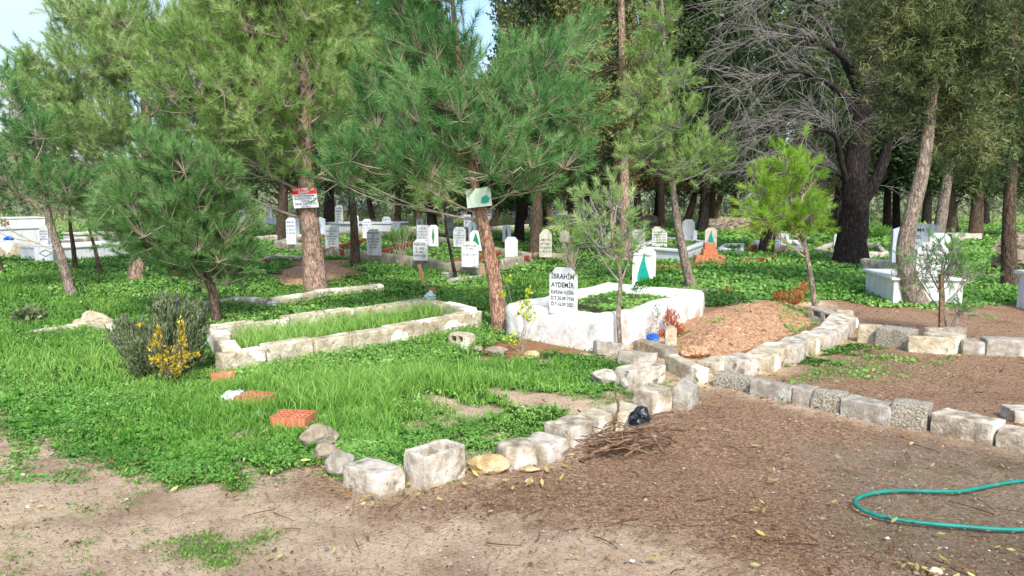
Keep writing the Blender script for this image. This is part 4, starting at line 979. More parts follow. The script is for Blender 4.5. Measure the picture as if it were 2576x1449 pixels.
post("wooden_stake", "reddish wooden stake wired in the grass before the cement plot", [(1066, 715), (1055, 665)], 9, 6, 'wood', "stake")
post("wooden_stake", "short wooden peg near the foot of the leaning pine", [(1208, 698), (1210, 660)], 6, 5, 'wood', "stake")
def line(name, label, cat, pts, r, mat, z=0.0, n=40, sides=8, group=None, yy=None):
    P = smooth_path([(G(u, v, z) if len(q) == 0 else V(u, v, G(*q)[1])) for (u, v, *q) in pts], n)
    Vt, F4 = tube_arrays([(P, np.full(n, r) if np.isscalar(r) else np.linspace(r[0], r[1], n))], sides)
    c = P[0].copy(); o = mesh_np(name, Vt-c, F4=F4, mat=MAT[mat], smooth=True); o.location = c; return tag(o, label, cat, group)
ws = G(1064, 715)[1]; we = G(1208, 698)[1]
P = smooth_path([V(1056, 678, ws), V(1120, 690, (ws+we)/2), V(1209, 668, we), V(1262, 680, G(1262, 700)[1])], 40)
Vt, F4 = tube_arrays([(P, np.full(40, .005))], 4)
o = mesh_np("wire", Vt-P[0], F4=F4, mat=MAT['ink']); o.location = P[0]; tag(o, "thin dark wire strung between the stake and the peg", "wire")

# ------------------------------------------------------------------ loose blocks
def hollow2(L, d):
    t = .028; m = L*.52; return [0, t, m-t/2, m+t/2, L-t, L], [0, t*1.1, d-t*1.1, d], {(1, 1), (3, 1)}
def hollow1(L, d): return [0, .04, L-.04, L], [0, .035, d-.035, d], {(1, 1)}
def grate(L, d):
    xs = [0]; ys = [0]; nx, ny = 7, 4; t = .008
    for i in range(nx): a = t+(L-t)*i/nx; xs += [a, a+(L-t)/nx-t]
    xs.append(L)
    for j in range(ny): a = t+(d-t)*j/ny; ys += [a, a+(d-t)/ny-t]
    ys.append(d)
    return xs, ys, {(1+2*i, 1+2*j) for i in range(nx) for j in range(ny)}
m_ = MAT
GA = "loose blocks ringing the small grass bed"
block("concrete_block", "big square-cornered block with white top, at the very front of the grass bed", (862, 1214), (947, 1250), 1170, .20, m_['concrete_white'], group=GA, low=.009)
block("hollow_block", "hollow block with two open cells facing up, front of the grass bed", (1067, 1232), (1170, 1196), 1152, .19, m_['concrete_white'], "hollow block", GA, holes=hollow2)
block("concrete_block", "rounded buff block between the golden rock and the bluish-white block", (1276, 1182), (1357, 1170), 1130, .2, m_['concrete'], group=GA, bev=.03, low=.010)
block("concrete_block", "bluish-white smooth-topped block next to the rounded buff one", (1380, 1165), (1432, 1142), 1124, .24, m_['concrete_white'], group=GA)
block("concrete_block", "block with flaking whitewashed top above rough sides", (1430, 1128), (1506, 1102), 1080, .22, m_['concrete'], group=GA, low=.012)
block("concrete_block", "small tan flat block wedged behind the brushwood", (1510, 1090), (1556, 1070), 1052, .19, m_['limestone'], group=GA, low=.015)
block("concrete_block", "tan block with a plain top beneath the black bag", (1560, 1082), (1622, 1066), 1040, .22, m_['limestone'], group=GA)
block("concrete_block", "tall square block on end above the black bag", (1642, 1042), (1692, 1026), 990, .2, m_['concrete'], group=GA, low=.009)
block("concrete_block", "tilted block littered with dead needles behind the tall square one", (1690, 1024), (1731, 1030), 978, .26, m_['concrete_grey'], group=GA, tilt=(-.35, .1), low=.012)
block("hollow_block", "worn round-edged hollow block at the top end of the bed", (1584, 976), (1674, 958), 934, .2, m_['concrete_white'], "hollow block", GA, holes=hollow1, low=.012)
rock("rock", "large rounded tan boulder beside the lower orange brick", 794, 1128, 92, 60, m_['rock'], .8, seed=3)
rock("rock", "small brown rock wedged between the boulder and the grey rock", 818, 1158, 64, 42, m_['rock'], .9, seed=5)
rock("rock", "grey-white speckled rock touching the big front block", 852, 1198, 84, 68, m_['concrete_grey'], .8, seed=8)
rock("rock", "golden stained rock between hollow block and buff block", 1226, 1194, 108, 54, m_['rock_gold'], .6, seed=11)
rock("rock", "long white weathered rock in the grass at the bed's top end", 1527, 966, 84, 40, m_['concrete_white'], .6, seed=14)
rock("rock", "small white stone beside the worn hollow block", 1580, 975, 32, 28, m_['concrete_white'], .8, seed=15)
rock("rock", "flat pinkish stone chip in front of the buff block", 1334, 1188, 50, 13, m_['rock_gold'], .6, seed=17)
rock("rock", "white pebble lying on the brown litter below the stone chip", 1330, 1218, 22, 16, m_['concrete_white'], .8, seed=18)
rock("rock", "pale rounded rock in grass before the red soil patch", 1336, 903, 40, 22, m_['rock_gold'], .8, seed=19)
rock("rock", "low grey rock in grass next to the small block with square holes", 1245, 893, 60, 22, m_['rock'], .7, seed=20)
rock("rock", "small tan rock at the foot of the small block with square holes", 1202, 884, 24, 16, m_['rock'], .8, seed=24)
rock("rock", "round reddish clod of earth on the mound's front edge", 1755, 905, 76, 36, m_['red_earth'], .8, seed=21)
rock("rock", "flat rock at the foot of the slim dark leaning pine beyond the white wall", 1776, 743, 40, 18, m_['rock'], .8, seed=22)
rock("rock", "upper rock of the loose pile in the left grass, tilted and pitted", 228, 826, 80, 50, m_['limestone'], .6, seed=23)
rock("rock", "small rock at the side of the loose pile in the grass", 194, 828, 34, 28, m_['limestone'], .8, seed=26)
rock("rock", "white stone fragment below the hose near the bottom edge", 2360, 1449, 36, 22, m_['concrete_white'], .8, seed=27)
block("concrete_block", "square block end under the tilted rock of the loose pile", (232, 832), (291, 836), 812, .12, m_['limestone'], low=.01)
block("plastic_pipe", "short white pipe offcut in the grass beside the rosemary", (291, 812), (314, 811), 804, .03, m_['sign_white'], "pipe", amp=0, low=0, bev=.005)
block("hollow_block", "small pale block with two square holes in its face beside the limestone surround", (1128, 868), (1174, 874), 838, .16, m_['limestone'], "hollow block", low=.006, faceholes=True)
GB = "blocks edging the path and the mound"
block("concrete_block", "grey slab end leaning at the corner of the whitewashed surround", (1502, 893), (1575, 884), 866, .08, m_['concrete_grey'], group=GB, tilt=(-.18, 0))
block("concrete_block", "flat grey slab on edge in front of the reddish block", (1553, 908), (1652, 914), 884, .09, m_['concrete_grey'], group=GB, tilt=(.0, 0))
block("concrete_block", "brown weathered block behind the flat grey slab", (1594, 880), (1674, 904), 856, .16, m_['rock'], group=GB)
block("concrete_block", "long buff block on the litter between slab and diagonal row", (1671, 928), (1753, 968), 892, .11, m_['limestone'], group=GB, low=.006)
rr4 = random.Random(12)
for lab, A, B, vt, d, mt in (
    ("first block of the diagonal row, pale top, next to the long buff block", (1792, 946), (1862, 928), 918, .24, 'limestone'),
    ("second block of the diagonal row with notched white top", (1866, 952), (1936, 930), 910, .27, 'concrete_white'),
    ("third block of the diagonal row, large and buff", (1925, 942), (1998, 904), 896, .27, 'limestone'),
    ("fourth block of the diagonal row, thin and white-topped", (1996, 918), (2046, 884), 880, .24, 'concrete_white'),
    ("fifth block of the diagonal row, pinkish top", (2036, 896), (2088, 862), 862, .26, 'limestone'),
    ("sixth block of the diagonal row, narrow pale top", (2084, 878), (2124, 852), 849, .26, 'concrete_white'),
    ("last block of the diagonal row, steep cream face by the shaded gap", (2110, 868), (2158, 826), 832, .26, 'concrete_white')):
    k_ = rr4.uniform(.08, .13); A2 = (A[0]+(B[0]-A[0])*k_, A[1]+(B[1]-A[1])*k_+rr4.uniform(-3, 3)); B2 = (B[0]-(B[0]-A[0])*k_, B[1]-(B[1]-A[1])*k_+rr4.uniform(-2, 3))
    block("concrete_block", lab, A2, B2, vt+rr4.uniform(-3, 4), d*rr4.uniform(.9, 1.05), m_[mt], group=GB, tilt=(rr4.uniform(-.08, .08), rr4.uniform(-.06, .12)))
block("concrete_block", "bright white slab with dark stripes where the two block rows meet", (2106, 822), (2160, 824), 800, .14, m_['whitewash'], group=GB)
block("hollow_block", "dark grey hollow block with openings beside the bright young pine", (2030, 805), (2108, 820), 776, .18, m_['concrete_grey'], "hollow block", GB, tilt=(-.1, 0), faceholes=True)
block("concrete_block", "pale block leaning behind the bright white slab", (2106, 806), (2148, 806), 782, .12, m_['limestone'], group=GB)
block("concrete_block", "smooth beige block starting the row toward the planter", (2157, 858), (2246, 864), 818, .13, m_['limestone'], group=GB)
block("concrete_block", "rough pebbly block next to the planter box", (2201, 866), (2283, 878), 824, .26, m_['concrete_rough'], group=GB, low=.012)
block("concrete_block", "smooth beige front slab of the small tree's planter", (2284, 884), (2397, 891), 846, .08, m_['limestone'], group=GB, amp=.003, low=.004)
block("concrete_block", "grey back slab of the small tree's planter", (2332, 852), (2432, 850), 826, .08, m_['concrete_grey'], group=GB)
block("concrete_block", "buff end block closing the planter on its far side", (2402, 888), (2430, 880), 848, .32, m_['limestone'], group=GB)
block("concrete_block", "low grey-topped block after the planter", (2422, 890), (2478, 893), 860, .24, m_['concrete_grey'], group=GB)
block("concrete_block", "long mossy grey block running out of the picture past the planter", (2481, 894), (2640, 900), 854, .2, m_['concrete_grey'], group=GB)
for lab, A, B, vt, d, mt in (
    ("first block of the long front row, pebbly with bright white top", (1793, 968), (1884, 984), 936, .14, 'concrete_rough'),
    ("second block of the long front row, plain brown-grey face", (1884, 992), (1989, 1014), 954, .10, 'concrete_grey'),
    ("third block of the long front row, smooth brown half", (1991, 1014), (2036, 1022), 976, .2, 'concrete_grey'),
    ("fourth block of the long front row, white pebbled face", (2038, 1022), (2111, 1036), 982, .18, 'concrete_rough'),
    ("fifth block of the long front row, smooth dark grey face", (2113, 1038), (2234, 1064), 1000, .18, 'concrete_grey'),
    ("sixth block of the long front row, crumbling white face", (2237, 1062), (2330, 1078), 1012, .2, 'concrete_rough'),
    ("seventh and biggest block of the long front row, speckled grey", (2340, 1077), (2494, 1114), 1036, .22, 'concrete'),
    ("last block of the long front row, smooth sides, cut by the edge", (2503, 1116), (2640, 1146), 1080, .2, 'concrete'),
    ("pale block behind the last one of the long front row", (2550, 1060), (2650, 1064), 1036, .2, 'concrete_white')):
    block("concrete_block", lab, A, B, vt, d, m_[mt], group=GB, low=.010)
GC = "orange bricks lying in the grass"
block("clay_brick", "solid-faced orange brick nearest the yellow shrub", (532, 966), (592, 960), 942, .10, m_['clay'], "brick", GC, amp=.001, low=.003, tilt=(.06, 0))
block("clay_brick", "upper orange brick with open grated top, beside the white bag", (588, 1020), (660, 1026), 998, .2, m_['clay'], "brick", GC, holes=grate)
block("clay_brick", "lower orange brick with open grated top, beside the boulder", (680, 1074), (768, 1078), 1049, .2, m_['clay'], "brick", GC, holes=grate)
block("clay_brick", "small red brick end in the grass by the bushy pine", (650, 662), (670, 662), 651, .1, m_['red_block'], "brick", amp=.001, low=.002)
# red brick work in the ivy
GD = "red bricks stacked as a stepped pillar"
for lab, A, B, vt, d, z in (("bottom brick of the stepped red pillar", (1752, 662), (1823, 662), 643, .35, 0),):
    block("clay_brick", lab, A, B, vt, d, m_['clay'], "brick", GD, amp=.001, low=.003)
yb_ = G(1787, 662)[1]
def brickbox(label, u0, u1, v0, v1, y, d, mat, group, z0):
    a = V(u0, v1, y); b = V(u1, v1, y); h = V(u0, v0, y)[2]-a[2]; bm = bmesh.new(); bmesh.ops.create_cube(bm, size=1); L = b[0]-a[0]
    for v in bm.verts: v.co = Vector((v.co.x*L, v.co.y*d, (v.co.z+.5)*h))
    bmesh.ops.bevel(bm, geom=bm.edges[:], offset=.006, segments=1, affect='EDGES')
    o = from_bm("clay_brick", bm, MAT[mat], smooth=False); o.location = (a[0]+L/2, y+d/2, z0); tag(o, label, "brick", group); return z0+h
z_ = max(v.co.z for v in [o for o in bpy.data.objects if o.get("label", "") == "bottom brick of the stepped red pillar"][0].data.vertices)
z_ = brickbox("middle brick of the stepped red pillar", 1769, 1806, 629, 644, yb_+.06, .22, 'clay', GD, z_+.001)
brickbox("top brick of the stepped red pillar, below the teal stone", 1773, 1801, 613, 629, yb_+.08, .18, 'clay', GD, z_+.001)
kerb("brick edging line of the ivy-filled grave before the stepped pillar", [(1583, 668), (1640, 679), (1700, 681), (1770, 668)], .09, .1, 'red_block', 31, name="brick_edging")
kerb("curved red brick edging in front of the whitewashed kerb", [(1863, 661), (1910, 662), (1955, 650)], .09, .12, 'red_block', 32, name="brick_edging")
block("clay_brick", "open-celled red brick standing on edge by the dark trunk in the ivy", (1882, 636), (1914, 636), 617, .12, m_['red_block'], "brick", amp=.001, low=.002)

MOUNDS = []
# marker stone, mounds
e_m = S("small rounded earthen-coloured marker stone before the orange shrub", 1673, 1701, 819, 866, 0, -.1, 'round', 'limestone', name="marker_stone", t=.05, cat="marker stone")
def mound(label, poly, h, mat, name="grave_mound", seed=1, cat="earth mound"):
    P0 = gp(poly); c = P0.mean(0); lo, hi = P0.min(0), P0.max(0); n = 90
    X, Yy = np.meshgrid(np.linspace(lo[0], hi[0], n), np.linspace(lo[1], hi[1], n)); P = np.stack([X.ravel(), Yy.ravel(), np.zeros(n*n)], 1)
    s = sdf(P, P0); mxs = s.max(); t = np.clip(s/(mxs*.9), 0, 1); z = h*np.sin(t*math.pi/2)**1.1-.02
    z += np.array([.034*fbm(p, 3, seed)+.018*fbm(p, 10, seed)+.01*fbm(p, 28, seed) for p in P])*np.clip(t*4, 0, 1)
    P[:, 2] = z; i = (np.arange(n-1)[:, None]*n+np.arange(n-1)[None]).ravel(); F4 = np.stack([i, i+1, i+n+1, i+n], 1); F4 = F4[(s[F4] > -.02).all(1)]
    e = mesh_np(name, P-np.array([*c, 0]), F4=F4, mat=mat, smooth=True); e.location = (*c, 0); tag(e, label, cat)
    MOUNDS.append((P0, lambda Q, P0=P0, mxs=mxs: h*np.sin(np.clip(sdf(Q, P0)/(mxs*.9), 0, 1)*math.pi/2)**1.1-.02)); return e

mound("fresh grave mound of reddish earth between the whitewashed surround and the diagonal block row", [(1700, 888), (1682, 850), (1690, 812), (1790, 778), (1920, 766), (2040, 778), (2062, 812), (1960, 852), (1880, 880), (1780, 904)], .17, MAT['red_earth'])
mound("low reddish earth heap around the foot of the big pine with the red sign", [(690, 706), (705, 682), (765, 664), (845, 662), (888, 680), (865, 698), (780, 714), (710, 718)], .10, MAT['red_earth'], seed=5)

# rubble walls
def rubble(label, u0, u1, vb, vt, n, seed, name="rubble_wall"):
    p = G(u0, vb); q = G(u1, vb); rnd = random.Random(seed); bm = bmesh.new(); h = V(u0, vt, p[1])[2]
    for i in range(n):
        t = rnd.random(); r = rnd.uniform(.10, .26); z = rnd.uniform(0, h*(1-.5*abs(t-.5)))
        c = p+(q-p)*t+np.array([0, rnd.uniform(-.2, .3)*(1.2-z/h), z]); tb = bmesh.new(); bmesh.ops.create_icosphere(tb, subdivisions=2, radius=1)
        for v in tb.verts: v.co = Vector(c)+Vector((v.co.x*r*1.3, v.co.y*r, v.co.z*r*.65))+mnoise.noise_vector(v.co*2+Vector((i, 0, 0)))*r*.5
        me = bpy.data.meshes.new("t"); tb.to_mesh(me); tb.free(); bm.from_mesh(me); bpy.data.meshes.remove(me)
    e = from_bm(name, bm, MAT['rock'], smooth=False); 
    for v in e.data.vertices: v.co -= Vector(p)
    e.location = p; tag(e, label, "rubble wall"); return e
rubble("tumbled dry stone wall beyond the trunks behind the white graves", 1785, 1900, 582, 549, 130, 1)
rubble("short heap of field stones between dark trunks, beyond the marble tomb", 1612, 1660, 575, 548, 60, 2)
rubble("pile of broken stones past the last right-hand trunk", 2546, 2640, 690, 590, 90, 3)

# ------------------------------------------------------------------ signs
def board(name, label, corners, y, mats, heads, t=.02, cat="sign"):
    P = [V(u, v, y) for u, v in corners]; o0 = P[3]; ex = P[2]-P[3]; w = np.linalg.norm(ex); ex /= w; ez = P[0]-P[3]; h = np.linalg.norm(ez); ez /= h; ey = np.array([0, 1.0, 0])
    e = empty(name, o0, label, cat)
    def quadbox(nm, z0, z1, y0, y1, mat):
        bm = bmesh.new(); vs = {}
        for a in (0, w):
            for b in (z0, z1):
                for c in (y0, y1): vs[(a, b, c)] = bm.verts.new(Vector(o0+ex*a+ez*b+ey*c))
        g = lambda a, b, c: vs[((0, w)[a], (z0, z1)[b], (y0, y1)[c])]
        for f in ((g(0,0,0), g(1,0,0), g(1,1,0), g(0,1,0)), (g(0,0,1), g(0,1,1), g(1,1,1), g(1,0,1)), (g(0,0,0), g(0,1,0), g(0,1,1), g(0,0,1)), (g(1,0,0), g(1,0,1), g(1,1,1), g(1,1,0)), (g(0,1,0), g(1,1,0), g(1,1,1), g(0,1,1)), (g(0,0,0), g(0,0,1), g(1,0,1), g(1,0,0))):
            bm.faces.new(f)
        bmesh.ops.recalc_face_normals(bm, faces=bm.faces[:]); return from_bm(nm, bm, MAT[mat], e, smooth=False)
    quadbox("panel", 0, h, 0, t, mats[0])
    if mats[1]: quadbox("header", h*(1-heads), h-.0, -.004, -.0005, mats[1])
    return e, o0, ex, ez, w, h
def board_text(e, o0, ex, ez, w, h, lines, mat, nm="lettering"):
    bm = bmesh.new()
    for s, zc, ch, fit in lines:
        v, f = text_verts(s); x0, x1 = v[:, 0].min(), v[:, 0].max(); sy = ch*h/.72; sx = w*fit/(x1-x0); cx = (x0+x1)/2
        vs = [bm.verts.new(Vector(o0+ex*(w/2+(p[0]-cx)*sx)+ez*(zc*h-ch*h/2+p[1]*sy)+np.array([0, -.008, 0]))) for p in v]
        for q in f:
            try: bm.faces.new([vs[i] for i in q])
            except ValueError: pass
    from_bm(nm, bm, MAT[mat], e, smooth=False)
ys1 = G(795, 728)[1]-.32
r = board("advertising_sign", "white board with red heading and blue lettering nailed to the big pine trunk", [(732, 473), (794, 471), (802, 521), (740, 524)], ys1, ('sign_white', 'sign_red'), .33)
board_text(*r, [("CAN MERMER", .91, .12, .86), ("GRANİT", .76, .12, .46)], 'sign_white', "heading")
board_text(*r, [("KABİR VE ÇEŞME", .585, .085, .78), ("İŞLERİNİZ İTİNA İLE", .455, .085, .90), ("YAPILIR", .33, .085, .36), ("0546 439 74 02", .20, .10, .88), ("GEYİKLİ", .07, .075, .40)], 'ink_blue')
ys2 = G(1262, 825)[1]-.28
r = board("pale_sign", "pale green board half hidden by needles on the reddish leaning pine", [(1171, 477), (1231, 473), (1238, 517), (1176, 524)], ys2, ('sign_pale', None), .3)
bm = bmesh.new(); e_, o0_, ex_, ez_, w_, h_ = r
vs = [bm.verts.new(Vector(o0_+ex_*a*w_+ez_*b*h_+np.array([0, -.006, 0]))) for a, b in ((.55, .22), (.68, .15), (.88, .2), (.93, .42), (.8, .6), (.62, .5))]
bm.faces.new(vs); from_bm("faded_emblem", bm, MAT['teal'], e_, smooth=False)

# ------------------------------------------------------------------ hose, brushwood
HP = [(2576,1209),(2496,1221),(2421,1235),(2346,1236),(2271,1234),(2211,1238),(2172,1247),(2152,1259),(2155,1272),(2181,1287),(2226,1301),(2286,1311),(2346,1318),(2406,1323),(2496,1330),(2576,1332)]
line("garden_hose", "looped teal garden hose lying on the bare ground", "hose", [(3000, 1190), (2760, 1192)]+HP+[(2760, 1325), (3050, 1300)], .0105, 'hose', z=.012, n=220, sides=10)
yb0 = G(1560, 1120)[1]
def stick(label, pts, r, yb, mat='stick'):
    n = 26; y0 = G(*yb)[1]; P = smooth_path([V(u, v, y0+dy) for u, v, dy in pts], n); rng = np.random.default_rng(int(pts[0][0]))
    P += rng.normal(size=P.shape)*r*.25; Vt, F4 = tube_arrays([(P, np.linspace(r, r*.55, n)*(1+.15*rng.normal(size=n)))], 8); c = P[0].copy()
    o = mesh_np("fallen_branch", Vt-c, F4=F4, mat=MAT[mat], smooth=True); o.location = c; tag(o, label, "branch", "cut branches in the brushwood heap")
stick("thick reddish branch lying across the brushwood below the black bag", [(1500, 1122, 0), (1576, 1090, .05), (1612, 1074, .1), (1676, 1068, .12)], .020, (1560, 1120))
stick("long forked grey-brown branch at the front of the brushwood", [(1462, 1160, -.02), (1492, 1141, 0), (1519, 1126, .02), (1552, 1117, .03), (1604, 1096, .1)], .014, (1500, 1158))
stick("bare branch standing upright out of the brushwood", [(1545, 1090, 0), (1547, 1060, 0), (1556, 1026, .02), (1549, 996, .02), (1545, 976, .03)], .012, (1545, 1092))
stick("curved pale branch arching behind the black bag", [(1622, 1060, 0), (1650, 1042, .05), (1690, 1037, .1), (1716, 1050, .1)], .010, (1640, 1062))
stick("short split branch at the right end of the brushwood", [(1640, 1092, .1), (1657, 1122, 0), (1680, 1142, -.03)], .016, (1670, 1140))
stick("dark straight branch poking out past the brushwood", [(1652, 1068, .05), (1690, 1076, .05), (1724, 1082, .03)], .011, (1690, 1090))
def brush():
    rng = np.random.default_rng(4); paths = []
    for i in range(85):
        u, v = rng.normal(1570, 46), rng.normal(1125, 15); 
        p = G(u, min(v, 1165)); a = rng.uniform(-.7, .9) if rng.random() < .7 else rng.uniform(0, 3.14); L = rng.uniform(.12, .45); z = rng.uniform(.01, .10)
        d = np.array([math.cos(a), math.sin(a)*.6, rng.uniform(-.08, .22)]); P0 = p+np.array([0, 0, z])-d*L/2; P1 = p+np.array([0, 0, z])+d*L/2
        P0[2] = max(P0[2], .004); P1[2] = max(P1[2], .004)
        m = (P0+P1)/2+rng.normal(size=3)*.04; m[2] = max(m[2], .01); r = rng.uniform(.0022, .007); paths.append((bez(P0, m, P1, 7), np.linspace(r, r*.5, 7)))
    Vt, F4 = tube_arrays(paths, 5); c = G(1570, 1125); o = mesh_np("brushwood", Vt-c, F4=F4, mat=MAT['stick'], smooth=True); o.location = c
    tag(o, "heap of dry twigs against the loose blocks", "brushwood", kind="stuff")
brush()
# ------------------------------------------------------------------ near trees
pine("large pine with the red and white sign nailed to its trunk", [(795, 730), (785, 620), (772, 480), (768, 400), (772, 250), (764, 120), (765, -80), (768, -300)], 54,
     [(560,110,150,120,.3),(700,50,140,110,0),(850,70,120,110,.4),(520,270,140,110,-.2),(690,230,140,120,-.6),(850,250,110,110,-.3),(590,370,130,75,.1),(880,385,100,60,0),
      (780,150,120,110,.9),(700,380,110,60,-.5),(640,-120,170,110,0),(840,-120,160,110,.3),(500,410,90,50,.6),(440,200,80,110,.5)], 'needle_olive', 'bark_pine', dens=1.0, sub=.42, w=.0085, seed=1, nn=40, clear=[(768, 500, 78, 62, 1), (770, 330, 34, 60, .75), (770, 190, 30, 70, .75), (690, 290, 60, 30, .5)])
pine("big pale pine behind the slim ones at the sky edge, bare trunk showing mid-crown", [(343, 702), (352, 560), (368, 400), (364, 250), (345, 100), (330, -60)], 36,
     [(240,170,130,100,0),(140,250,100,95,0),(70,330,60,70,.2),(215,60,70,60,.2),(270,330,110,80,-.2),(60,200,50,60,.3),(330,130,100,100,-.3),(440,230,85,100,.4),(210,350,110,70,-.3),(380,380,80,60,.4),(110,370,70,60,0),(240,50,80,60,0),(420,60,100,80,.5),(300,270,60,60,.6),(90,470,90,45,.2),(340,-60,110,80,0)], 'needle_fresh', 'bark_pine', dens=1.0, sub=.42, w=.009, seed=2, up=1.0, nn=40, clear=[(364, 280, 34, 80, .92)])
pine("leaning slim pine near the picture edge with a long bare trunk", [(180, 737), (158, 660), (126, 560), (112, 480), (98, 400), (85, 300)], 26,
     [(30,330,70,60,0),(90,400,70,55,-.2),(-30,420,80,70,0),(60,480,75,45,-.1),(0,250,60,60,.2),(-60,520,70,45,0),(180,480,50,40,.1)], 'needle_deep', 'bark_grey', dens=1.1, sub=.40, w=.008, seed=3, nn=40)
pine("thin dark-barked pine second from the edge, in the grass", [(190, 677), (184, 620), (176, 560), (176, 480), (185, 380)], 13,
     [(180,440,60,55,.3),(140,500,60,40,.2),(210,530,40,35,.2)], 'needle_olive', 'bark_mid', dens=.8, seed=4, nn=32, w=.010, name="pine_sapling")
pine("thin dark-barked pine next to the bushy pine's crown", [(255, 692), (240, 630), (225, 570), (222, 480)], 12,
     [(240,420,60,60,.4),(215,500,45,45,.2),(280,470,50,50,.4)], 'needle_olive', 'bark_mid', dens=.8, seed=5, nn=32, w=.010, name="pine_sapling")
pine("dark leaning stem at the very edge of the grass", [(4, 684), (-14, 610), (-30, 540), (-60, 400)], 14,
     [(-60,440,80,60,.2),(-110,380,80,70,.3)], 'needle_olive', 'bark_mid', dens=.7, seed=6, nn=32, w=.010, name="pine_sapling")
pine("low bushy round pine over the rosemary bush", [(545, 812), (538, 745), (505, 660), (470, 560), (445, 450)], 28,
     [(415,425,80,55,0),(325,500,76,60,-.1),(480,480,90,70,-.2),(545,520,60,60,.2),(420,570,110,70,-.3),(560,590,66,60,0),(325,590,66,50,.2),(590,640,36,36,.1),(480,655,96,46,-.2),(390,635,66,42,0),(285,560,34,40,.2),(545,700,50,20,.1)],
     'needle_bush', 'bark_mid', dens=1.7, sub=.30, w=.0065, nl=.10, L=.15, seed=7, nn=44, up=.85, flare=1.1)
pine("leaning reddish pine carrying a pale sign, dark green spreading crown", [(1262, 828), (1246, 720), (1225, 610), (1205, 520), (1190, 440), (1185, 330), (1160, 180), (1140, 20), (1130, -120)], 40,
     [(1100,60,90,90,0),(1040,110,90,90,.2),(1080,220,105,95,-.2),(1220,190,100,80,.1),(1370,230,85,100,0),(1420,140,50,60,.3),(1100,340,130,65,-.2),(1280,320,120,80,-.2),(980,400,110,55,-.2),(1420,330,75,75,0),(1180,430,130,40,-.5),
      (1310,420,100,50,-.3),(1060,455,100,40,-.3),(880,440,50,30,0),(1400,430,60,40,.1),(1040,-70,110,70,0),(960,260,70,80,.2),(1290,480,60,25,-.2),(1020,-20,80,70,.3)],
     'needle_deep', 'bark_red', dens=1.15, sub=.36, w=.0065, nl=.12, L=.24, seed=8, nn=44, up=.95, rise=.15, clear=[(1188, 390, 24, 40, .8), (1205, 505, 50, 42, .6)])
pine("slim straight-topped pine with whorled thin branches, between the white surround and the young bright pine", [(1742, 728), (1722, 650), (1704, 560), (1690, 450), (1682, 300), (1672, 150), (1665, 0), (1660, -150)], 25,
     [(1665,60,40,60,0),(1645,170,45,50,-.1),(1705,170,40,55,0),(1630,280,45,50,0),(1715,290,50,55,-.1),(1660,350,50,40,-.3),(1620,400,45,26,0),(1750,390,55,32,0),(1690,420,60,26,-.3),(1800,415,30,22,0),(1670,-60,50,60,0)],
     'needle_olive', 'bark_grey', dens=.9, sub=.36, w=.008, nl=.11, L=.18, seed=9, nn=34, rise=.1, twig='twig_grey')
pine("young pine with bright yellow-green needles on a thin pale trunk", [(2056, 800), (2040, 700), (2022, 610), (2005, 560), (1990, 500), (1985, 430)], 15,
     [(1985,430,28,24,0),(1945,490,32,30,0),(2022,485,30,34,.1),(1985,550,56,30,-.1),(1935,560,26,18,0),(2035,560,22,24,0),(1990,480,36,36,.2)], 'needle_lime', 'bark_grey', dens=1.5, sub=.25, w=.0065, nl=.10, L=.12, seed=10, nn=44, up=.5, flare=1.1, name="pine_sapling", shoots=14)
pine("sparse young pine with a knobbly stem in front of the white surround", [(1562, 884), (1556, 790), (1561, 700), (1548, 640), (1538, 560), (1545, 520)], 13,
     [(1552,515,30,24,0),(1500,575,36,24,0),(1560,590,30,24,0),(1455,560,22,20,0),(1500,625,36,14,0),(1585,640,20,12,0)], 'needle_fresh', 'bark_grey', dens=.42, sub=.28, w=.006, nl=.09, L=.13, seed=11, nn=34, up=.6, flare=1.1, name="pine_sapling", shoots=4, r_top=.45, twig='twig_grey')
pine("tiny sparse pine tied in the concrete block planter", [(2390, 846), (2378, 800), (2374, 740), (2372, 690), (2385, 640)], 7,
     [(2370,645,26,20,0),(2330,665,20,14,0),(2410,655,26,18,0),(2440,695,22,10,0),(2360,690,32,12,0),(2412,790,12,7,0),(2310,700,16,8,0)], 'needle_bush', 'bark_grey', dens=.9, sub=.20, w=.005, nl=.07, L=.13, seed=12, nn=30, up=.5, flare=1.0, name="pine_sapling", shoots=5, twig='twig_grey', r_top=.5)
post("wooden_stake", "dark straight stake beside the tiny pine in the planter", [(2367, 850), (2369, 690)], 9, 8, 'stick', "stake")
pine("thin dark leaning stem just in front of the cement plot", [(1148, 700), (1135, 640), (1122, 575), (1118, 520), (1110, 470)], 10,
     [(1110,460,50,35,0),(1090,500,35,25,0)], 'needle_olive', 'bark_dark', dens=.6, seed=13, nn=26, w=.010, name="pine_sapling")
pine("brown trunked pine standing before the cement plot, crown in shade", [(895, 668), (890, 560), (882, 460), (885, 380), (890, 200)], 24,
     [(900,360,90,60,.8),(960,300,80,70,1.0),(860,300,60,70,1.0)], 'needle_deep', 'bark_mid', dens=.7, seed=14, nn=32, w=.012)

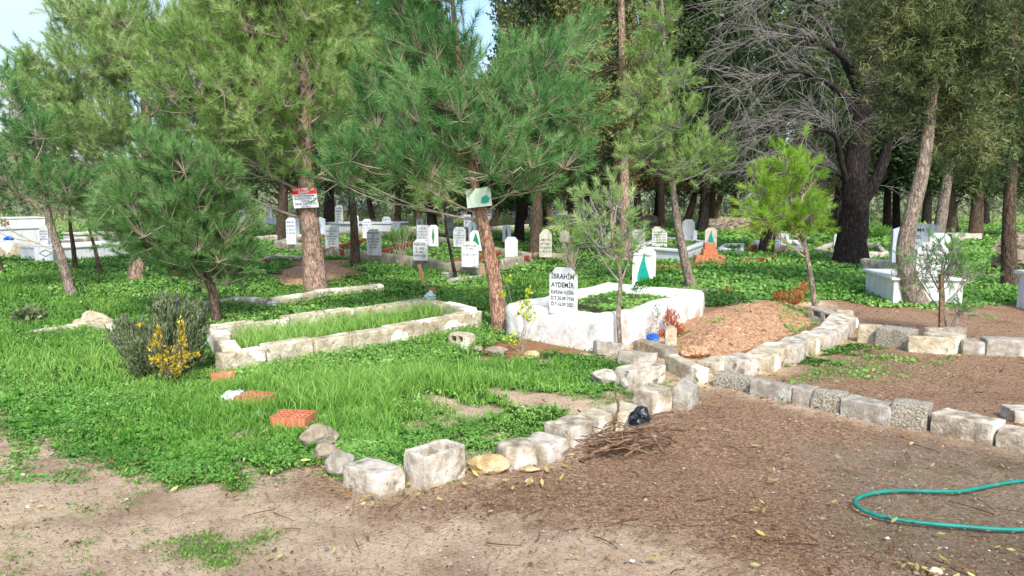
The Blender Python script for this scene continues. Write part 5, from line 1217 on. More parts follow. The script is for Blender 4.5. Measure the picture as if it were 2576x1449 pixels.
# right-hand and centre cypresses
cypress_near("cypress with a curved pale trunk and olive sprays hanging over the box tomb", [(2308, 764), (2288, 710), (2276, 640), (2290, 550), (2318, 440), (2338, 300), (2350, 100), (2355, -150)], 50,
     [(2300,120,90,110,0),(2235,90,45,80,.1),(2390,110,110,120,-.2),(2275,260,45,80,0),(2370,240,90,80,.2),(2440,250,80,90,0),(2340,0,110,80,0),(2210,0,60,50,.1),(2480,60,90,110,-.1),(2400,-60,160,80,0),(2430,360,46,46,.2)], 'cypress', 'bark_grey', n_per=1.15, seed=1, hang=True, droop=.9, w=.015, L=.26, nn=28)
cypress_near("cypress with straight slanting trunk behind the curved one", [(2352, 650), (2372, 520), (2392, 380), (2400, 200), (2405, -50)], 30,
     [(2420,300,80,70,0),(2350,200,100,90,.3),(2450,180,90,90,.2),(2400,60,120,100,.3),(2380,400,60,40,0)], 'cypress_dark', 'bark_grey', n_per=.8, seed=2, hang=True, w=.026, L=.36, nn=20)
cypress_near("dark tall cypress last on the right, trunk bare to head height", [(2540, 724), (2538, 560), (2545, 400), (2550, 150), (2552, -100)], 36,
     [(2540,250,70,110,.1),(2600,150,90,140,0),(2510,100,70,110,.2),(2600,330,60,70,0),(2550,-30,110,90,0),(2490,390,40,40,0),(2620,430,50,50,.3)], 'cypress_dark', 'bark_mid', n_per=1.0, seed=3, hang=True, w=.02, L=.32, nn=22)
cypress_near("old cypress with golden brown foliage and pale bare trunk, centre", [(1573, 652), (1572, 540), (1570, 400), (1568, 200), (1562, 0), (1560, -160)], 28,
     [(1560,70,100,90,0),(1500,160,80,80,0),(1640,140,70,90,0),(1580,230,90,80,-.4),(1480,60,70,70,.3),(1500,300,60,50,0),(1620,300,70,70,-.2),(1540,-40,120,70,0),(1560,330,60,40,-.3)], 'cypress_gold', 'bark_pine', n_per=.55, seed=4, w=.035, L=.42, nn=22, hang=False, r_top=.5)
cypress_near("slender companion trunk right beside the pale centre cypress", [(1543, 652), (1545, 540), (1548, 400), (1550, 250)], 16, [(1520,380,60,40,.5),(1560,420,50,25,.6)], 'cypress', 'bark_mid', n_per=.4, seed=5, w=.035, L=.4, nn=20)
cypress_near("reddish dry sprays and dark trunk behind the slim whorled pine", [(1665, 610), (1664, 520), (1662, 380), (1660, 200)], 20, [(1650,440,50,30,0),(1600,410,50,35,-.2),(1700,450,40,25,0)], 'rust_leaf', 'bark_mid', n_per=.16, seed=6, w=.03, L=.4, nn=14)

# dark forked almond tree
def bare_tree(label):
    rng = np.random.default_rng(21); p0 = G(2140, 664); y = p0[1]; k = y/F; e = empty("almond_tree", p0, label, "tree")
    SOLIDS.append(np.array([[p0[0]+.36*math.cos(a), p0[1]+.36*math.sin(a)] for a in np.linspace(0, 6.28, 9)[:-1]]))
    def Q(pts, dy=0.0): return [V(u, v, y+dy*i/max(1, len(pts)-1)) for i, (u, v) in enumerate(pts)]
    a = Q([(2138, 668), (2142, 600), (2150, 520), (2152, 430), (2166, 330), (2175, 250), (2160, 120), (2140, 0)]); r0 = 78*k/2
    trunk_mesh("trunk", a, r0, r0*.42, MAT['bark_dark'], e, n=60, flare=1.3, lump=.16, sides=22)
    limbs = [([(2155, 520), (2205, 450), (2235, 360), (2240, 270), (2260, 180)], 40, -.2), ([(2146, 500), (2120, 420), (2100, 340), (2040, 330), (1990, 375), (1945, 400), (1890, 430)], 16, -.3),
             ([(2150, 400), (2110, 330), (2080, 300), (2030, 280), (1960, 310), (1900, 350)], 14, .2), ([(2168, 300), (2110, 230), (2050, 190), (1980, 180), (1900, 210), (1850, 240)], 20, -.2),
             ([(2165, 180), (2090, 120), (2020, 95), (1930, 85), (1860, 120)], 20, .2), ([(2150, 100), (2080, 20), (1980, -20), (1880, 10)], 16, 0), ([(2170, 260), (2120, 150), (2080, 60), (2050, -40)], 18, .5),
             ([(2240, 270), (2200, 200), (2215, 120), (2190, 40)], 14, .3), ([(2140, 470), (2110, 440), (2085, 420), (2055, 470)], 9, .4)]
    tubes = []; seeds = []
    for pts, w, dy in limbs:
        P = smooth_path(Q(pts, dy*3), 26); tubes.append((P, np.linspace(w*k/2, .012, 26))); seeds.append(P)
    Vt, F4 = tube_arrays(tubes, 9); mesh_np("limbs", Vt, F4=F4, mat=MAT['bark_dark'], parent=e, smooth=True)
    tw = []
    for P in seeds:
        for q in range(34):
            i = rng.integers(5, 26); b = P[i]; d = (P[min(i+1, 25)]-P[i-1]); d /= np.linalg.norm(d); d = d+rng.normal(size=3)*.55; d[2] += rng.uniform(-.2, .5); d /= np.linalg.norm(d); L = rng.uniform(.5, 1.5)
            m = b+d*L*.5+np.array([0, 0, .1]); c = b+d*L+np.array([rng.normal()*.2-.1, 0, -.12*L]); B = bez(b, m, c, 10); tw.append((B, np.linspace(.0065, .003, 10)))
            for _ in range(9):
                j = rng.integers(2, 10); d2 = d+rng.normal(size=3)*.7; d2[2] -= .15; d2 /= np.linalg.norm(d2); l = rng.uniform(.2, .7)
                m2 = B[j]+d2*l*.5+rng.normal(size=3)*.04; c2 = B[j]+d2*l+np.array([0, 0, -.12*l]); tw.append((bez(B[j], m2, c2, 5), np.linspace(.0038, .002, 5)))
    Vt, F4 = tube_arrays(tw, 3); mesh_np("twigs", Vt, F4=F4, mat=MAT['twig_grey'], parent=e)
bare_tree("dark forked leafless tree with a wide tangle of grey twigs")

# background cypresses: four kinds, copied
PK = [cypress_proto(0, 1, 12.5, 1.5, 2.1, 5200, 'cypress_dark', 'bark_dark', "x"), cypress_proto(1, 2, 11.0, 1.25, 2.5, 4600, 'cypress', 'bark_mid', "x"),
      cypress_proto(2, 3, 13.0, 1.7, 1.9, 5600, 'cypress_dark', 'bark_mid', "x"), cypress_proto(3, 4, 10.5, .85, 1.8, 4200, 'cypress_gold', 'bark_dark', "x", .15)]
used = [False]*4
BG = [  # trunk u, base v, kind, scale, label
 (706, 602, 2, 1.0, "brown cypress trunk just left of the slim blue-lettered stone"), (826, 578, 0, 1.25, "thick dark cypress trunk right behind the peaked grey stone"),
 (640, 575, 0, 1.0, "dark cypress behind the bushy pine, half hidden by its crown"), (590, 570, 1, 1.0, "olive cypress hidden among the crowns past the bushy pine"),
 (1000, 566, 1, .9, "cypress beyond the dagger-shaped stone, slender and olive"), (940, 560, 2, .9, "dark cypress in shadow above the blue-lettered stones"),
 (1095, 612, 0, 1.05, "dark-trunked cypress rising behind the dull green outline stone"), (1058, 570, 2, 1.0, "dark cypress past the teal oval stone"),
 (1232, 575, 2, 1.0, "cypress right behind the leaning reddish trunk"), (1305, 606, 0, .95, "dark slim cypress next to the stone standing apart"),
 (1345, 640, 1, .8, "grey-trunked cypress at the end of the cement plot"), (1376, 572, 0, .8, "narrow black cypress trunk left of the cream scalloped pair"),
 (1394, 574, 2, .85, "narrow black cypress trunk directly above the scalloped stone"), (1437, 570, 1, .9, "cypress trunk beyond the small scalloped stone in ivy"),
 (1608, 580, 0, .9, "dark cypress trunk over the red-named stone"), (1720, 576, 2, 1.0, "dark cypress trunk touching the tall blank stone's edge"),
 (1766, 584, 0, 1.35, "widest black cypress trunk over the stepped brick pillar"), (1788, 577, 1, .95, "slender black cypress trunk beside the widest one"),
 (1858, 576, 2, .95, "brown cypress trunk standing before the dry stone wall"), (1926, 640, 0, 1.05, "dark trunk rising from the whitewashed kerb by the open-celled brick"),
 (2082, 584, 2, .95, "dark trunk just left of the forked leafless tree"), (2112, 592, 0, .9, "cypress trunk tight behind the forked leafless tree"),
 (2232, 586, 1, .9, "slim dark cypress trunk over the thin white slab"), (2256, 590, 0, .95, "slim dark cypress trunk nearest the wide blue-grey headboard"),
 (2398, 600, 2, 1.1, "brown trunk immediately beside the slanting one"), (2452, 604, 1, 1.1, "grey cypress trunk over the domed slab"),
 (2480, 566, 3, 1.2, "pale far cypress trunk behind the grey one"), (2600, 600, 2, 1.1, "cypress outside the last trunk, crown reaching in at the corner"),
 (1480, 566, 3, 1.1, "golden narrow cypress between the scalloped stones and the pale trunk"), (1318, 556, 3, 1.25, "narrow golden column cypress against the gap of sky"),
 (1650, 562, 3, 1.1, "golden cypress far behind the slim whorled pine"), (1530, 560, 0, 1.1, "dark cypress deep behind the old golden one"),
 (1790, 556, 2, 1.1, "dark cypress deep behind the twig tangle"), (1990, 562, 0, 1.0, "dark cypress behind the young bright pine's crown"),
 (2050, 566, 3, 1.1, "golden cypress behind the forked tree's tangle"), (2160, 560, 2, 1.2, "broad dark cypress behind the forked leafless crown"),
 (2330, 566, 0, 1.2, "dark cypress deep behind the hanging olive sprays"), (880, 548, 0, 1.1, "dark cypress far behind the pine with the sign"),
 (760, 556, 2, 1.1, "dark broad cypress filling the gap behind the sign pine's crown"), (1180, 556, 0, .95, "dark cypress far behind the pale sign"),
 (1420, 548, 2, 1.1, "dark broad cypress right of the gap of sky"),
]
rr = random.Random(5)
for (u, v, k, s, lab) in BG:
    p = G(u, v); sc = (s*rr.uniform(.9, 1.1),)*2+((.5 if u in (1232, 1180) else .62 if u in (1305, 1095) else 1)*rr.uniform(.88, 1.12),)
    if not used[k]:
        o = PK[k]; o.location = p; o.scale = sc; o["label"] = lab; o["group"] = "background cypresses"; used[k] = True
    else: copy_thing(PK[k], p, rr.uniform(0, 6.28), sc, lab, "background cypresses")
for (u, v) in [(b[0], b[1]) for b in BG]:
    p = G(u, v); SOLIDS.append(np.array([[p[0]+.2*math.cos(a), p[1]+.2*math.sin(a)] for a in np.linspace(0, 6.28, 7)[:-1]]))

# far scrub and hillside trees
def far_scrub():
    rng = np.random.default_rng(9); n = 52000; x = rng.uniform(-75, 85, n); y = rng.uniform(52, 82, n)
    hx = 2.6+1.5*np.sin(x*.21)+1.0*np.sin(x*.53+1)+.7*np.sin(x*1.3); z = rng.uniform(0, 1, n)**.8*np.clip(hx, .8, 6)*np.clip((y-48)/18, .3, 1.5)
    B = np.stack([x, y, z], 1); D = rng.normal(size=(n, 3))+np.array([0, -.3, .8]); T, F3 = leaf_quad(.28, .42); T = T[:, [0, 2, 1]]
    a, b, c = scatter(T, F3, B, D, rng.uniform(.5, 1.3, n), None, rng, .5+.25*np.sin(x*.9+y)+rng.uniform(-.2, .2, n))
    tag(mesh_np("scrub", a, F3=b, mat=MAT['far_leaf'], attrs={"tint": c}), "grey-green scrub closing the view beyond the dry field", "scrub", kind="stuff")
far_scrub()
hm = M("far_hill", [(.3, lc(92, 108, 76)), (.6, lc(128, 138, 106))], scale=.6, bump=.4, bscale=1)
xs = np.linspace(-260, 260, 80); top = 7+3*np.sin(xs*.02+1)+1.5*np.sin(xs*.07); Vh = np.concatenate([np.stack([xs, 0*xs+95, 0*xs-1], 1), np.stack([xs, 0*xs+125, top], 1), np.stack([xs, 0*xs+260, top*.6], 1)])
i = np.arange(79); tag(mesh_np("hills", Vh, F4=np.concatenate([np.stack([i, i+1, i+81, i+80], 1), np.stack([i+80, i+81, i+161, i+160], 1)]), mat=hm, smooth=True), kind="structure")

# shrubs
bush("rosemary_bush", "grey-green rosemary bush with pale lilac flowers beside the limestone surround", "shrub", 420, 942, [(390,885,80,48),(455,835,60,52),(335,868,44,40),(425,800,44,26),(485,880,28,50),(400,920,80,24),(465,910,42,30)], 'rosemary', 30000, leaf=(.011, .042), stems=60, seed=1, up=1.3, spikes=520, extra=('lilac', 900, (.014, .014), "blossoms"), stem_mat='bark_mid')
bush("yellow_shrub", "small shrub with bright yellow leaves in front of the rosemary", "shrub", 432, 952, [(432,905,38,30),(400,850,10,34),(456,835,8,34),(352,822,8,7),(480,895,20,10),(392,905,20,10),(440,935,18,16),(382,870,8,22),(462,870,8,22)], 'yellow_leaf', 620, leaf=(.013, .034), stems=34, seed=2, up=.4, dd0=-.42, stem_mat='twig')
bush("leafy_sapling", "thin sapling with lime and yellow leaves before the white surround", "sapling", 1312, 880, [(1268,742,14,12),(1278,706,9,12),(1320,780,20,40),(1300,850,16,18),(1338,795,10,20),(1282,852,14,14),(1330,740,8,20)], 'lime_leaf', 120, leaf=(.028, .044), stems=14, seed=3, up=.1, stem_r=.0035)
bush("bare_shrub", "wispy nearly leafless shrub behind the knobbly young pine", "shrub", 1440, 690, [(1425,600,28,50),(1455,620,25,40),(1400,560,25,25)], 'rosemary', 120, leaf=(.01, .04), stems=36, seed=4, stem_r=.007)
bush("dry_shrub", "rust-orange dried shrub behind the marker stone", "dried shrub", 1690, 850, [(1690,805,22,26),(1668,840,16,12),(1710,830,14,18),(1680,858,20,8)], 'rust_leaf', 900, leaf=(.010, .030), stems=34, seed=5, dd0=.12, stem_mat='rust_leaf')
bush("dry_shrub", "rust-orange dried shrub spreading by the bright young pine's foot", "dried shrub", 1990, 770, [(1970,748,24,18),(2005,745,22,22),(2022,722,12,16),(1990,758,40,8),(1955,742,12,8)], 'rust_leaf', 1000, leaf=(.011, .034), stems=36, seed=6, stem_mat='rust_leaf')
bush("dry_shrub", "single small rust-orange sprig in the green cover", "dried shrub", 1832, 742, [(1832,730,8,10)], 'rust_leaf', 90, leaf=(.011, .034), stems=8, seed=7, stem_mat='rust_leaf')
bush("leafy_shrub", "small round green shrub at the foot of the big teal emblem stone", "shrub", 1628, 735, [(1628,722,30,20),(1650,715,14,18),(1605,728,14,12)], 'broad_leaf', 1300, leaf=(.022, .034), stems=14, seed=8, dd0=-.3, z0=.24)
bush("weed", "tall thin grey weed against the long side of the white surround", "weed", 1632, 850, [(1620,800,10,30),(1650,790,9,34),(1638,830,18,12)], 'rosemary', 190, leaf=(.009, .028), stems=14, seed=9, stem_r=.003)
bush("bare_sapling", "bare grey sapling in front of the ribbed stone of the cement plot", "sapling", 1010, 668, [(1008,590,14,22),(985,585,14,12),(1030,575,14,16)], 'rosemary', 12, leaf=(.01, .03), stems=22, seed=10, stem_r=.008)
bush("iris_clump", "dark strap-leaved iris clump behind the ribbed stone", "plant", 1002, 622, [(1000,605,22,12),(1015,600,12,10)], 'cover', 420, leaf=(.03, .26), stems=2, seed=11, up=1.6, z0=.05)
bush("iris_clump", "dark strap-leaved iris clump beyond the forked tree", "plant", 2208, 602, [(2200,592,34,10)], 'cover', 520, leaf=(.035, .30), stems=2, seed=12, up=1.8)
bush("potted_greens", "leafy greens growing out of the box tomb beside the lettered stone", "plant", 2395, 700, [(2398,665,26,28),(2385,640,12,16),(2400,690,26,10)], 'broad_leaf', 900, leaf=(.03, .12), stems=10, seed=13, z0=.35, up=1.1)
bush("daffodil_leaves", "grey-leaved weed rosette in the grass far left of the loose rocks", "weed", 78, 808, [(75,795,34,14)], 'rosemary', 260, leaf=(.05, .09), stems=3, seed=14, up=.6)
bush("dry_weed", "fallen dry weed with straw-coloured stems by the white scrap", "weed", 605, 1105, [(600,1095,34,16),(640,1085,20,8)], 'drygrass', 60, leaf=(.01, .05), stems=24, seed=15, up=.1, stem_r=.003)
# ------------------------------------------------------------------ grass, ground cover, litter
def in_solids(P):
    bad = np.zeros(len(P), bool)
    for s in SOLIDS:
        lo = s.min(0)-.01; hi = s.max(0)+.01
        i = np.where((P[:, 0] > lo[0]) & (P[:, 0] < hi[0]) & (P[:, 1] > lo[1]) & (P[:, 1] < hi[1]))[0]
        if len(i): bad[i] |= sdf(P[i], s) > 0
    return bad
def near_solids(P, r):
    bad = np.zeros(len(P), bool)
    for s in SOLIDS:
        lo = s.min(0)-r; hi = s.max(0)+r
        if lo[1] > 8.5: continue
        i = np.where((P[:, 0] > lo[0]) & (P[:, 0] < hi[0]) & (P[:, 1] > lo[1]) & (P[:, 1] < hi[1]))[0]
        if len(i): bad[i] |= sdf(P[i], s) > -r
    return bad
def base_height(P):
    z = np.zeros(len(P))
    for poly, h in RAISED:
        lo = poly.min(0); hi = poly.max(0); i = np.where((P[:, 0] > lo[0]) & (P[:, 0] < hi[0]) & (P[:, 1] > lo[1]) & (P[:, 1] < hi[1]))[0]
        if len(i): k = i[sdf(P[i], poly) > 0]; z[k] = h-.03
    for poly, f in MOUNDS:
        lo = poly.min(0); hi = poly.max(0); i = np.where((P[:, 0] > lo[0]) & (P[:, 0] < hi[0]) & (P[:, 1] > lo[1]) & (P[:, 1] < hi[1]))[0]
        if len(i): k = i[sdf(P[i], poly) > 0]; z[k] = np.maximum(0, f(P[k]))
    return z
def sample(n, v0, v1, u0=-420, u1=3000, seed=0, p=1.0):
    rng = np.random.default_rng(seed); u = rng.uniform(u0, u1, n); v = v0+(v1-v0)*rng.uniform(0, 1, n)**p
    dx = (u-W/2)/F; dy = -(v-H/2)/F; dz = -math.sin(TILT)+dy*math.cos(TILT); t = -CAM_H/dz
    return np.stack([dx*t, (math.cos(TILT)+dy*math.sin(TILT))*t, np.zeros(n)], 1), u, v, rng
def sinnoise(P, s, k=0): return .5+.25*np.sin(P[:, 0]*s+k+2*np.sin(P[:, 1]*s*.7+k))+.25*np.sin(P[:, 1]*s*1.3-k+1.7*np.sin(P[:, 0]*s*.6))
MT = gp([(1720, 800), (1800, 795), (1850, 815), (1790, 830)]); MT2 = gp([(1940, 800), (2040, 800), (2040, 850), (1960, 845)])
def cover_prob(P, u, v, rng):
    g = greenness(P)
    for poly, f in MOUNDS[:1]:
        i = sdf(P, poly) > -.02; q = np.zeros(i.sum()); Q = P[i]
        q = np.maximum(q, 1.0*(sdf(Q, gp([(1930, 775), (2050, 775), (2062, 820), (2010, 850), (1960, 820)])) > 0)); q = np.maximum(q, .8*(sdf(Q, gp([(1760, 765), (1900, 762), (1910, 800), (1850, 800)])) > 0)*(sinnoise(Q, 5) > .5))
        q = np.maximum(q, .8*(sinnoise(Q, 7, 2) > .84)); g[i] = q
    for poly, f in MOUNDS[1:]:
        i = sdf(P, poly) > 0; g[i] *= .35*(sinnoise(P[i], 6) > .5)
    for poly, h in RAISED: i = sdf(P, poly) > 0; g[i] = np.maximum(g[i], .95)
    wi = RAISED[0][0]; i = (sdf(P, wi) > 0) & (sinnoise(P, 3.3, 1) > .66); g[i] *= .15
    return g
def make_grass():
    P0, u0, v0, rng = sample(66000, 512, 1460, seed=1, p=.85)
    q = 7; P = np.repeat(P0, q, 0); u = np.repeat(u0, q); v = np.repeat(v0, q); oa = rng.uniform(0, 6.283, len(P)); orad = rng.uniform(.1, 1, len(P))**.7*np.maximum(.03, P[:, 1]*.0035)
    P = P+np.stack([np.cos(oa)*orad, np.sin(oa)*orad, 0*oa], 1); tk = np.repeat(rng.uniform(.55, 1.35, len(P0)), q); tcol = np.repeat(rng.normal(size=len(P0))*.14, q)
    k = (P[:, 1] < 62) & (P[:, 1] > 3); P, u, v, oa, tk, tcol = P[k], u[k], v[k], oa[k], tk[k], tcol[k]
    g = cover_prob(P, u, v, rng); ivy = ((u > 1640) & (v < 775) & (u < 2700))
    keep = (rng.uniform(0, 1, len(P)) < g**1.5) & ~(ivy & (rng.uniform(0, 1, len(P)) < .82)); P = P[keep]; u = u[keep]; v = v[keep]; g = g[keep]; oa = oa[keep]; tk = tk[keep]; tcol = tcol[keep]
    keep = ~in_solids(P); P = P[keep]; u = u[keep]; v = v[keep]; g = g[keep]; oa = oa[keep]; tk = tk[keep]; tcol = tcol[keep]; n = len(P)
    z = base_height(P); edge = np.clip(sdf(P, GREEN)/1.2, .12, 1)
    tall = sinnoise(P, 1.6, 3)*.6+sinnoise(P, .5, 1)*.6
    hgt = (.035+.12*tall**2)*edge*rng.uniform(.6, 1.2, n)*tk
    mid = (u > 560) & (u < 1500) & (v > 830) & (v < 1000); hgt[mid] *= 1.25
    inlime = sdf(P, RAISED[1][0]) > 0; hgt[inlime] = rng.uniform(.12, .27, inlime.sum())
    bedz = (u > 1000) & (v > 985); hgt[bedz] *= .5; hgt[v > 1215] *= .7
    nb = near_solids(P, .10); hgt[nb] *= .45
    d = P[:, 1]; w = np.maximum(.0065, d*.00070)*rng.uniform(.7, 1.3, n); hgt = hgt*np.where(d > 13, .75, 1)
    ang = rng.uniform(0, 6.283, n); side = np.stack([np.cos(ang), np.sin(ang), 0*ang], 1)
    ba = oa+rng.normal(size=n)*.6; bend = np.stack([np.cos(ba), np.sin(ba), 0*ba], 1)*(hgt*rng.uniform(.15, .9, n))[:, None]
    P[:, 2] = z-.006; up = np.array([0, 0, 1.0])
    b0 = P-side*w[:, None]/2; b1 = P+side*w[:, None]/2; m = P+bend*.28+up*(hgt*.58)[:, None]; m0 = m-side*w[:, None]*.42; m1 = m+side*w[:, None]*.42; t = P+bend+up*(hgt*.95)[:, None]
    Vt = np.stack([b0, b1, m1, m0, t], 1).reshape(-1, 3); o = np.arange(n)*5
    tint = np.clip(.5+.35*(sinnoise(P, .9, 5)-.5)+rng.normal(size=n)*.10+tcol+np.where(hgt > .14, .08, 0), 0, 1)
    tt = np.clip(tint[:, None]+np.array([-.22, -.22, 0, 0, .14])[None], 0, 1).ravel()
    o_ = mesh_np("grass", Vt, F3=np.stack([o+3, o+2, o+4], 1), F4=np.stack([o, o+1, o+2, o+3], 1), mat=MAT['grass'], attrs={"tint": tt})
    tag(o_, "bright green winter grass among the graves", "grass", kind="stuff")
    # straw stalks
    P, u, v, rng = sample(420, 560, 1100, seed=3); k = (greenness(P) > .9) & ~in_solids(P); P = P[k]; n = len(P); P[:, 2] = base_height(P)
    L = rng.uniform(.10, .30, n); a = rng.uniform(0, 6.28, n); T = P+np.stack([np.cos(a)*L*.6, np.sin(a)*L*.6, L*.75], 1)
    Vt, F4 = twig_batch(P, T, np.maximum(.0018, P[:, 1]*.0002), np.maximum(.0012, P[:, 1]*.00015))
    tag(mesh_np("dry_stalks", Vt, F4=F4, mat=MAT['drygrass'], attrs={"tint": rng.uniform(.3, 1, len(Vt))}), "pale dry stalks standing in the grass", "dry grass", kind="stuff")
def make_cover():
    P, u, v, rng = sample(680000, 515, 1460, seed=2, p=.95)
    k = (P[:, 1] < 60) & (P[:, 1] > 3); P, u, v = P[k], u[k], v[k]
    g = cover_prob(P, u, v, rng); ivy = ((u > 1640) & (v < 775)); ins = np.zeros(len(P), bool)
    for i_, (poly, h) in enumerate(RAISED):
        if i_ != 1: ins |= sdf(P, poly) > 0
    clump = sinnoise(P, 2.2, 4); pr = np.where(ivy | ins, 1.0, .30+.65*(clump > .45)); pr = pr*np.where(ivy & (sinnoise(P, 6, 3) < .14), .35, 1); pr = pr*np.where(v > 1215, .30, 1)
    keep = (rng.uniform(0, 1, len(P)) < g*pr) & ~in_solids(P); P, u, v, ivy, ins = P[keep], u[keep], v[keep], ivy[keep], ins[keep]; n = len(P)
    z = base_height(P); edge = np.clip(sdf(P, GREEN)/1.0, .15, 1); edge[ins] = 1
    hump = np.where(ivy | ins, np.where(ins, .45, 1)*(.03+.10*sinnoise(P, 4, 1)**1.5+.05*sinnoise(P, 9, 2)), .015+.06*sinnoise(P, 3, 2))
    P[:, 2] = z+hump*edge*rng.uniform(.2, 1, n)
    d = P[:, 1]; s = np.where(ivy | ins, np.maximum(.045, d*.0034), np.maximum(.014, d*.0021))*rng.uniform(.5, 1.6, n); s[(u > 1000) & (v > 985)] *= .8; s[v > 1215] *= .5
    D = rng.normal(size=(n, 3))*.65+np.array([0, -.25, 1.0]); N_ = D/np.linalg.norm(D, axis=1)[:, None]
    T = np.array([[0, -.5, 0], [.42, -.12, .1], [.36, .38, .06], [0, .5, -.05], [-.36, .38, .06], [-.42, -.12, .1]]); F3 = np.array([[0, 1, 2], [0, 2, 3], [0, 3, 4], [0, 4, 5]])
    tint = np.clip(.48+.4*(sinnoise(P, 1.3, 2)-.5)+rng.normal(size=n)*.17, 0, 1)
    big = (sinnoise(P, 5.5, 7) > .82) & ~ivy & ~ins & (v < 1150); s[big] *= 1.6; tint[big] = np.clip(tint[big]+.12, 0, 1); dk = (sinnoise(P, 3.7, 9) > .86) & ~ivy; tint[dk] *= .5
    a, b, c = scatter(T, F3, P, N_, s, np.zeros(6), rng, tint)
    tag(mesh_np("ground_cover", a, F3=b, mat=MAT['cover'], attrs={"tint": c}), "low leafy clover and ivy covering the ground between graves", "ground cover", kind="stuff")
def make_dry():
    P, u, v, rng = sample(26000, 506, 565, seed=6); P = P[(P[:, 1] > 34) & (P[:, 1] < 78)]; n = len(P); h = rng.uniform(.1, .45, n); a = rng.uniform(0, 6.28, n)
    w = P[:, 1]*.0009; s = np.stack([np.cos(a), np.sin(a), 0*a], 1)*w[:, None]; t = P+np.stack([rng.normal(size=n)*.1, rng.normal(size=n)*.1, h], 1)
    Vt = np.stack([P-s, P+s, t], 1).reshape(-1, 3); tag(mesh_np("dry_grass", Vt, F3=np.arange(n*3).reshape(-1, 3), mat=MAT['drygrass'], attrs={"tint": np.repeat(rng.uniform(0, 1, n), 3)}), "pale dry grass of the field beyond the cypresses", "dry grass", kind="stuff")
def flat_leaves(P, rng, L, wr, curl):
    n = len(P); T = np.array([[0, -.5, 0], [.5, -.1, curl], [.42, .25, curl*.7], [0, .5, curl*1.6], [-.42, .25, curl*.7], [-.5, -.1, curl]]); T = T*np.array([wr, 1, 1]); F3 = np.array([[0, 1, 2], [0, 2, 3], [0, 3, 4], [0, 4, 5]])
    D = rng.normal(size=(n, 3))*.28+np.array([0, 0, 1.0]); return scatter(T, F3, P, D, L, np.zeros(6), rng, rng.uniform(0, 1, n))
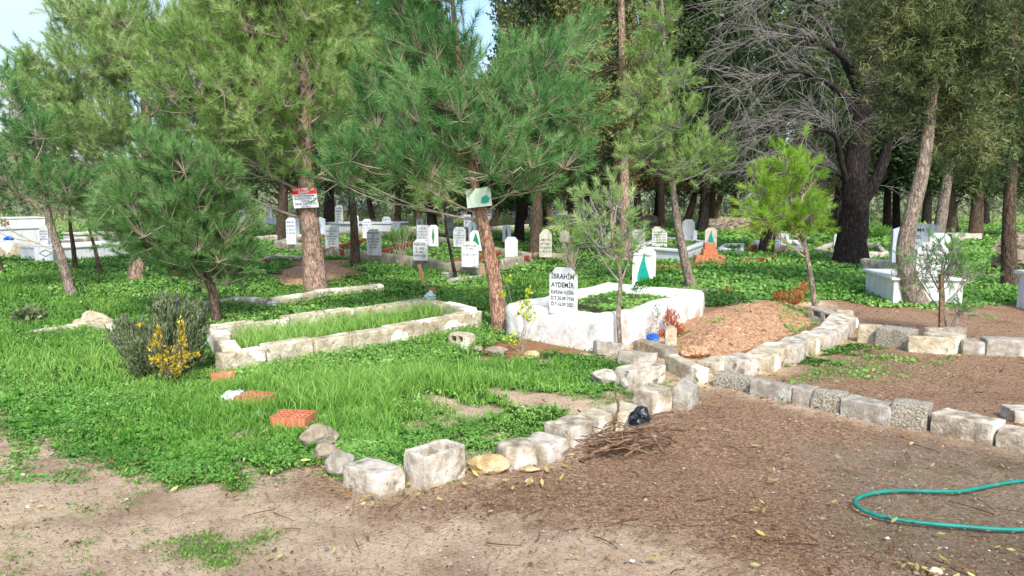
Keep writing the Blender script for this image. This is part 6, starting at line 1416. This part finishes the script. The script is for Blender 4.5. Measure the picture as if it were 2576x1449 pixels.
def make_litter():
    P, u, v, rng = sample(150000, 745, 1560, seed=11, p=.9); g = greenness(P); l = np.clip(sdf(P, LIT)/.6+.5, 0, 1); dm = np.clip(sdf(P, DRAB)/.5+.5, 0, 1)
    pr = (.12+.60*l*(.25+.75*sinnoise(P, 3, 1)))*(1-.55*dm)*(g < .5); pr = np.maximum(pr, .05)*(sdf(P, MOUNDS[0][0]) < 0)
    k = (rng.uniform(0, 1, len(P)) < pr*.85) & ~in_solids(P); P = P[k]; n = len(P); P[:, 2] = rng.uniform(.001, .012, n); d = P[:, 1]
    L = np.maximum(.008, d*.0020)*np.exp(rng.normal(size=n)*.45)
    a, b, c = flat_leaves(P, rng, L, .5, .12); c = c*np.repeat(np.where(sdf(P, LIT) > 0, 1, .35), 6); i = rng.random(n)
    h = n//2; A = P[:h]+np.array([0, 0, .003]); an = rng.uniform(0, 6.28, h); ll = rng.uniform(.02, .075, h); B = A+np.stack([np.cos(an)*ll, np.sin(an)*ll, rng.uniform(-.002, .012, h)], 1)
    V2, F2 = twig_batch(A, B, np.maximum(.0008, A[:, 1]*.00018), np.maximum(.0006, A[:, 1]*.00012))
    Q, uq, vq, rq = sample(420, 780, 1520, seed=31, p=.7); Q = Q[(greenness(Q) < .4) & ~in_solids(Q) & (sdf(Q, LIT) > -.4)]; tw = []
    for p in Q:
        an = rq.uniform(0, 6.28); ll = rq.uniform(.05, .22); dv = np.array([math.cos(an), math.sin(an), 0])*ll; r_ = rq.uniform(.0016, .0042)
        tw.append((bez(p+[0, 0, .004], p+dv*.5+[rq.normal()*.02, rq.normal()*.02, .012], p+dv+[0, 0, .004], 6), np.linspace(r_, r_*.5, 6)))
    V3, F5 = tube_arrays(tw, 4); V2 = np.concatenate([V2, V3]); F2 = np.concatenate([F2, F5+h*6])
    o = mesh_np("leaf_litter", np.concatenate([a, V2]), F3=b, F4=F2+len(a), mat=MAT['litter'], attrs={"tint": np.concatenate([c, np.repeat(rng.uniform(0, 1, h), 6), np.repeat(rq.uniform(0, .6, len(tw)), 24)])})
    tag(o, "brown pine needles and leaf crumbs strewn over the bare ground", "leaf litter", kind="stuff")
    P, u, v, rng = sample(6500, 760, 1520, seed=12, p=.8); g = greenness(P); l = np.maximum(np.clip(sdf(P, LIT)/.5+.5, 0, 1), np.clip(sdf(P, DRAB)+.5, 0, 1)); e = np.exp(-np.abs(sdf(P, GREEN))/.3)
    k = (rng.uniform(0, 1, len(P)) < .015+.05*l+.16*e+.55*near_solids(P, .13)) & (g < .75) & ~in_solids(P); P = P[k]; n = len(P); P[:, 2] = rng.uniform(.008, .022, n)
    a, b, c = flat_leaves(P, rng, rng.uniform(.03, .065, n), .34, .10)
    tag(mesh_np("fallen_leaves", a, F3=b, mat=MAT['fallen'], attrs={"tint": c}), "yellow-green fallen leaves dotted over the dirt", "fallen leaves", kind="stuff")
    P, u, v, rng = sample(3800, 860, 1540, seed=13, p=.8); k = (greenness(P) < .3) & ~in_solids(P); P = P[k]; n = len(P); P[:, 2] = .003
    T = np.array([[1, 0, 0], [0, 1, 0], [-1, 0, 0], [0, -1, 0], [.2, .1, .7]])*.5; F3 = np.array([[0, 1, 4], [1, 2, 4], [2, 3, 4], [3, 0, 4]]); D = rng.normal(size=(n, 3))*.15+np.array([0, 0, 1.0])
    a, b, c = scatter(T, F3, P, D, np.where(rng.random(n) < .04, 2.2, 1)*rng.uniform(.004, .015, n), np.zeros(5), rng, rng.uniform(0, 1, n))
    tag(mesh_np("pebbles", a, F3=b, mat=MAT['pebble'], attrs={"tint": c}), "small pale pebbles scattered on the path", "pebbles", kind="stuff")
def make_weeds():
    P, u, v, rng = sample(3800, 585, 1170, seed=21, p=.9); k = (rng.uniform(0, 1, len(P)) < np.maximum(greenness(P)**2*(.25+.75*(sinnoise(P, 2.7, 6) > .5)), .10*near_solids(P, .06))) & ~in_solids(P) & (P[:, 1] > 3); P = P[k]; n = len(P); P[:, 2] = base_height(P)+.01
    q = 8; B = np.repeat(P, q, 0); a = rng.uniform(0, 6.283, n*q); el = rng.uniform(.25, 1.1, n*q); D = np.stack([np.cos(a)*np.cos(el), np.sin(a)*np.cos(el), np.sin(el)], 1)
    T = np.array([[0, 0, 0], [.10, .0, .30], [.17, -.02, .62], [0, -.12, 1.0], [-.17, -.02, .62], [-.10, 0, .30]]); F3 = np.array([[0, 1, 5], [1, 2, 4], [1, 4, 5], [2, 3, 4]])
    s = np.repeat(np.maximum(.042, P[:, 1]*.0035)*rng.uniform(.6, 1.5, n), q)*rng.uniform(.7, 1.2, n*q)
    A, b, c = scatter(T, F3, B, D, s, np.zeros(6), rng, np.clip(np.repeat(rng.uniform(.05, .95, n), q), 0, 1))
    tag(mesh_np("weeds", A, F3=b, mat=MAT['broad_leaf'], attrs={"tint": c}), "broad-leaved weed rosettes among the grass", "weeds", kind="stuff")
make_weeds(); make_grass(); make_cover(); make_dry(); make_litter()

for o in bpy.data.objects:                # walls and kerbs of single graves are things of their own
    if o.parent is None and o.get("label") and not o.get("kind"): o["kind"] = "thing"
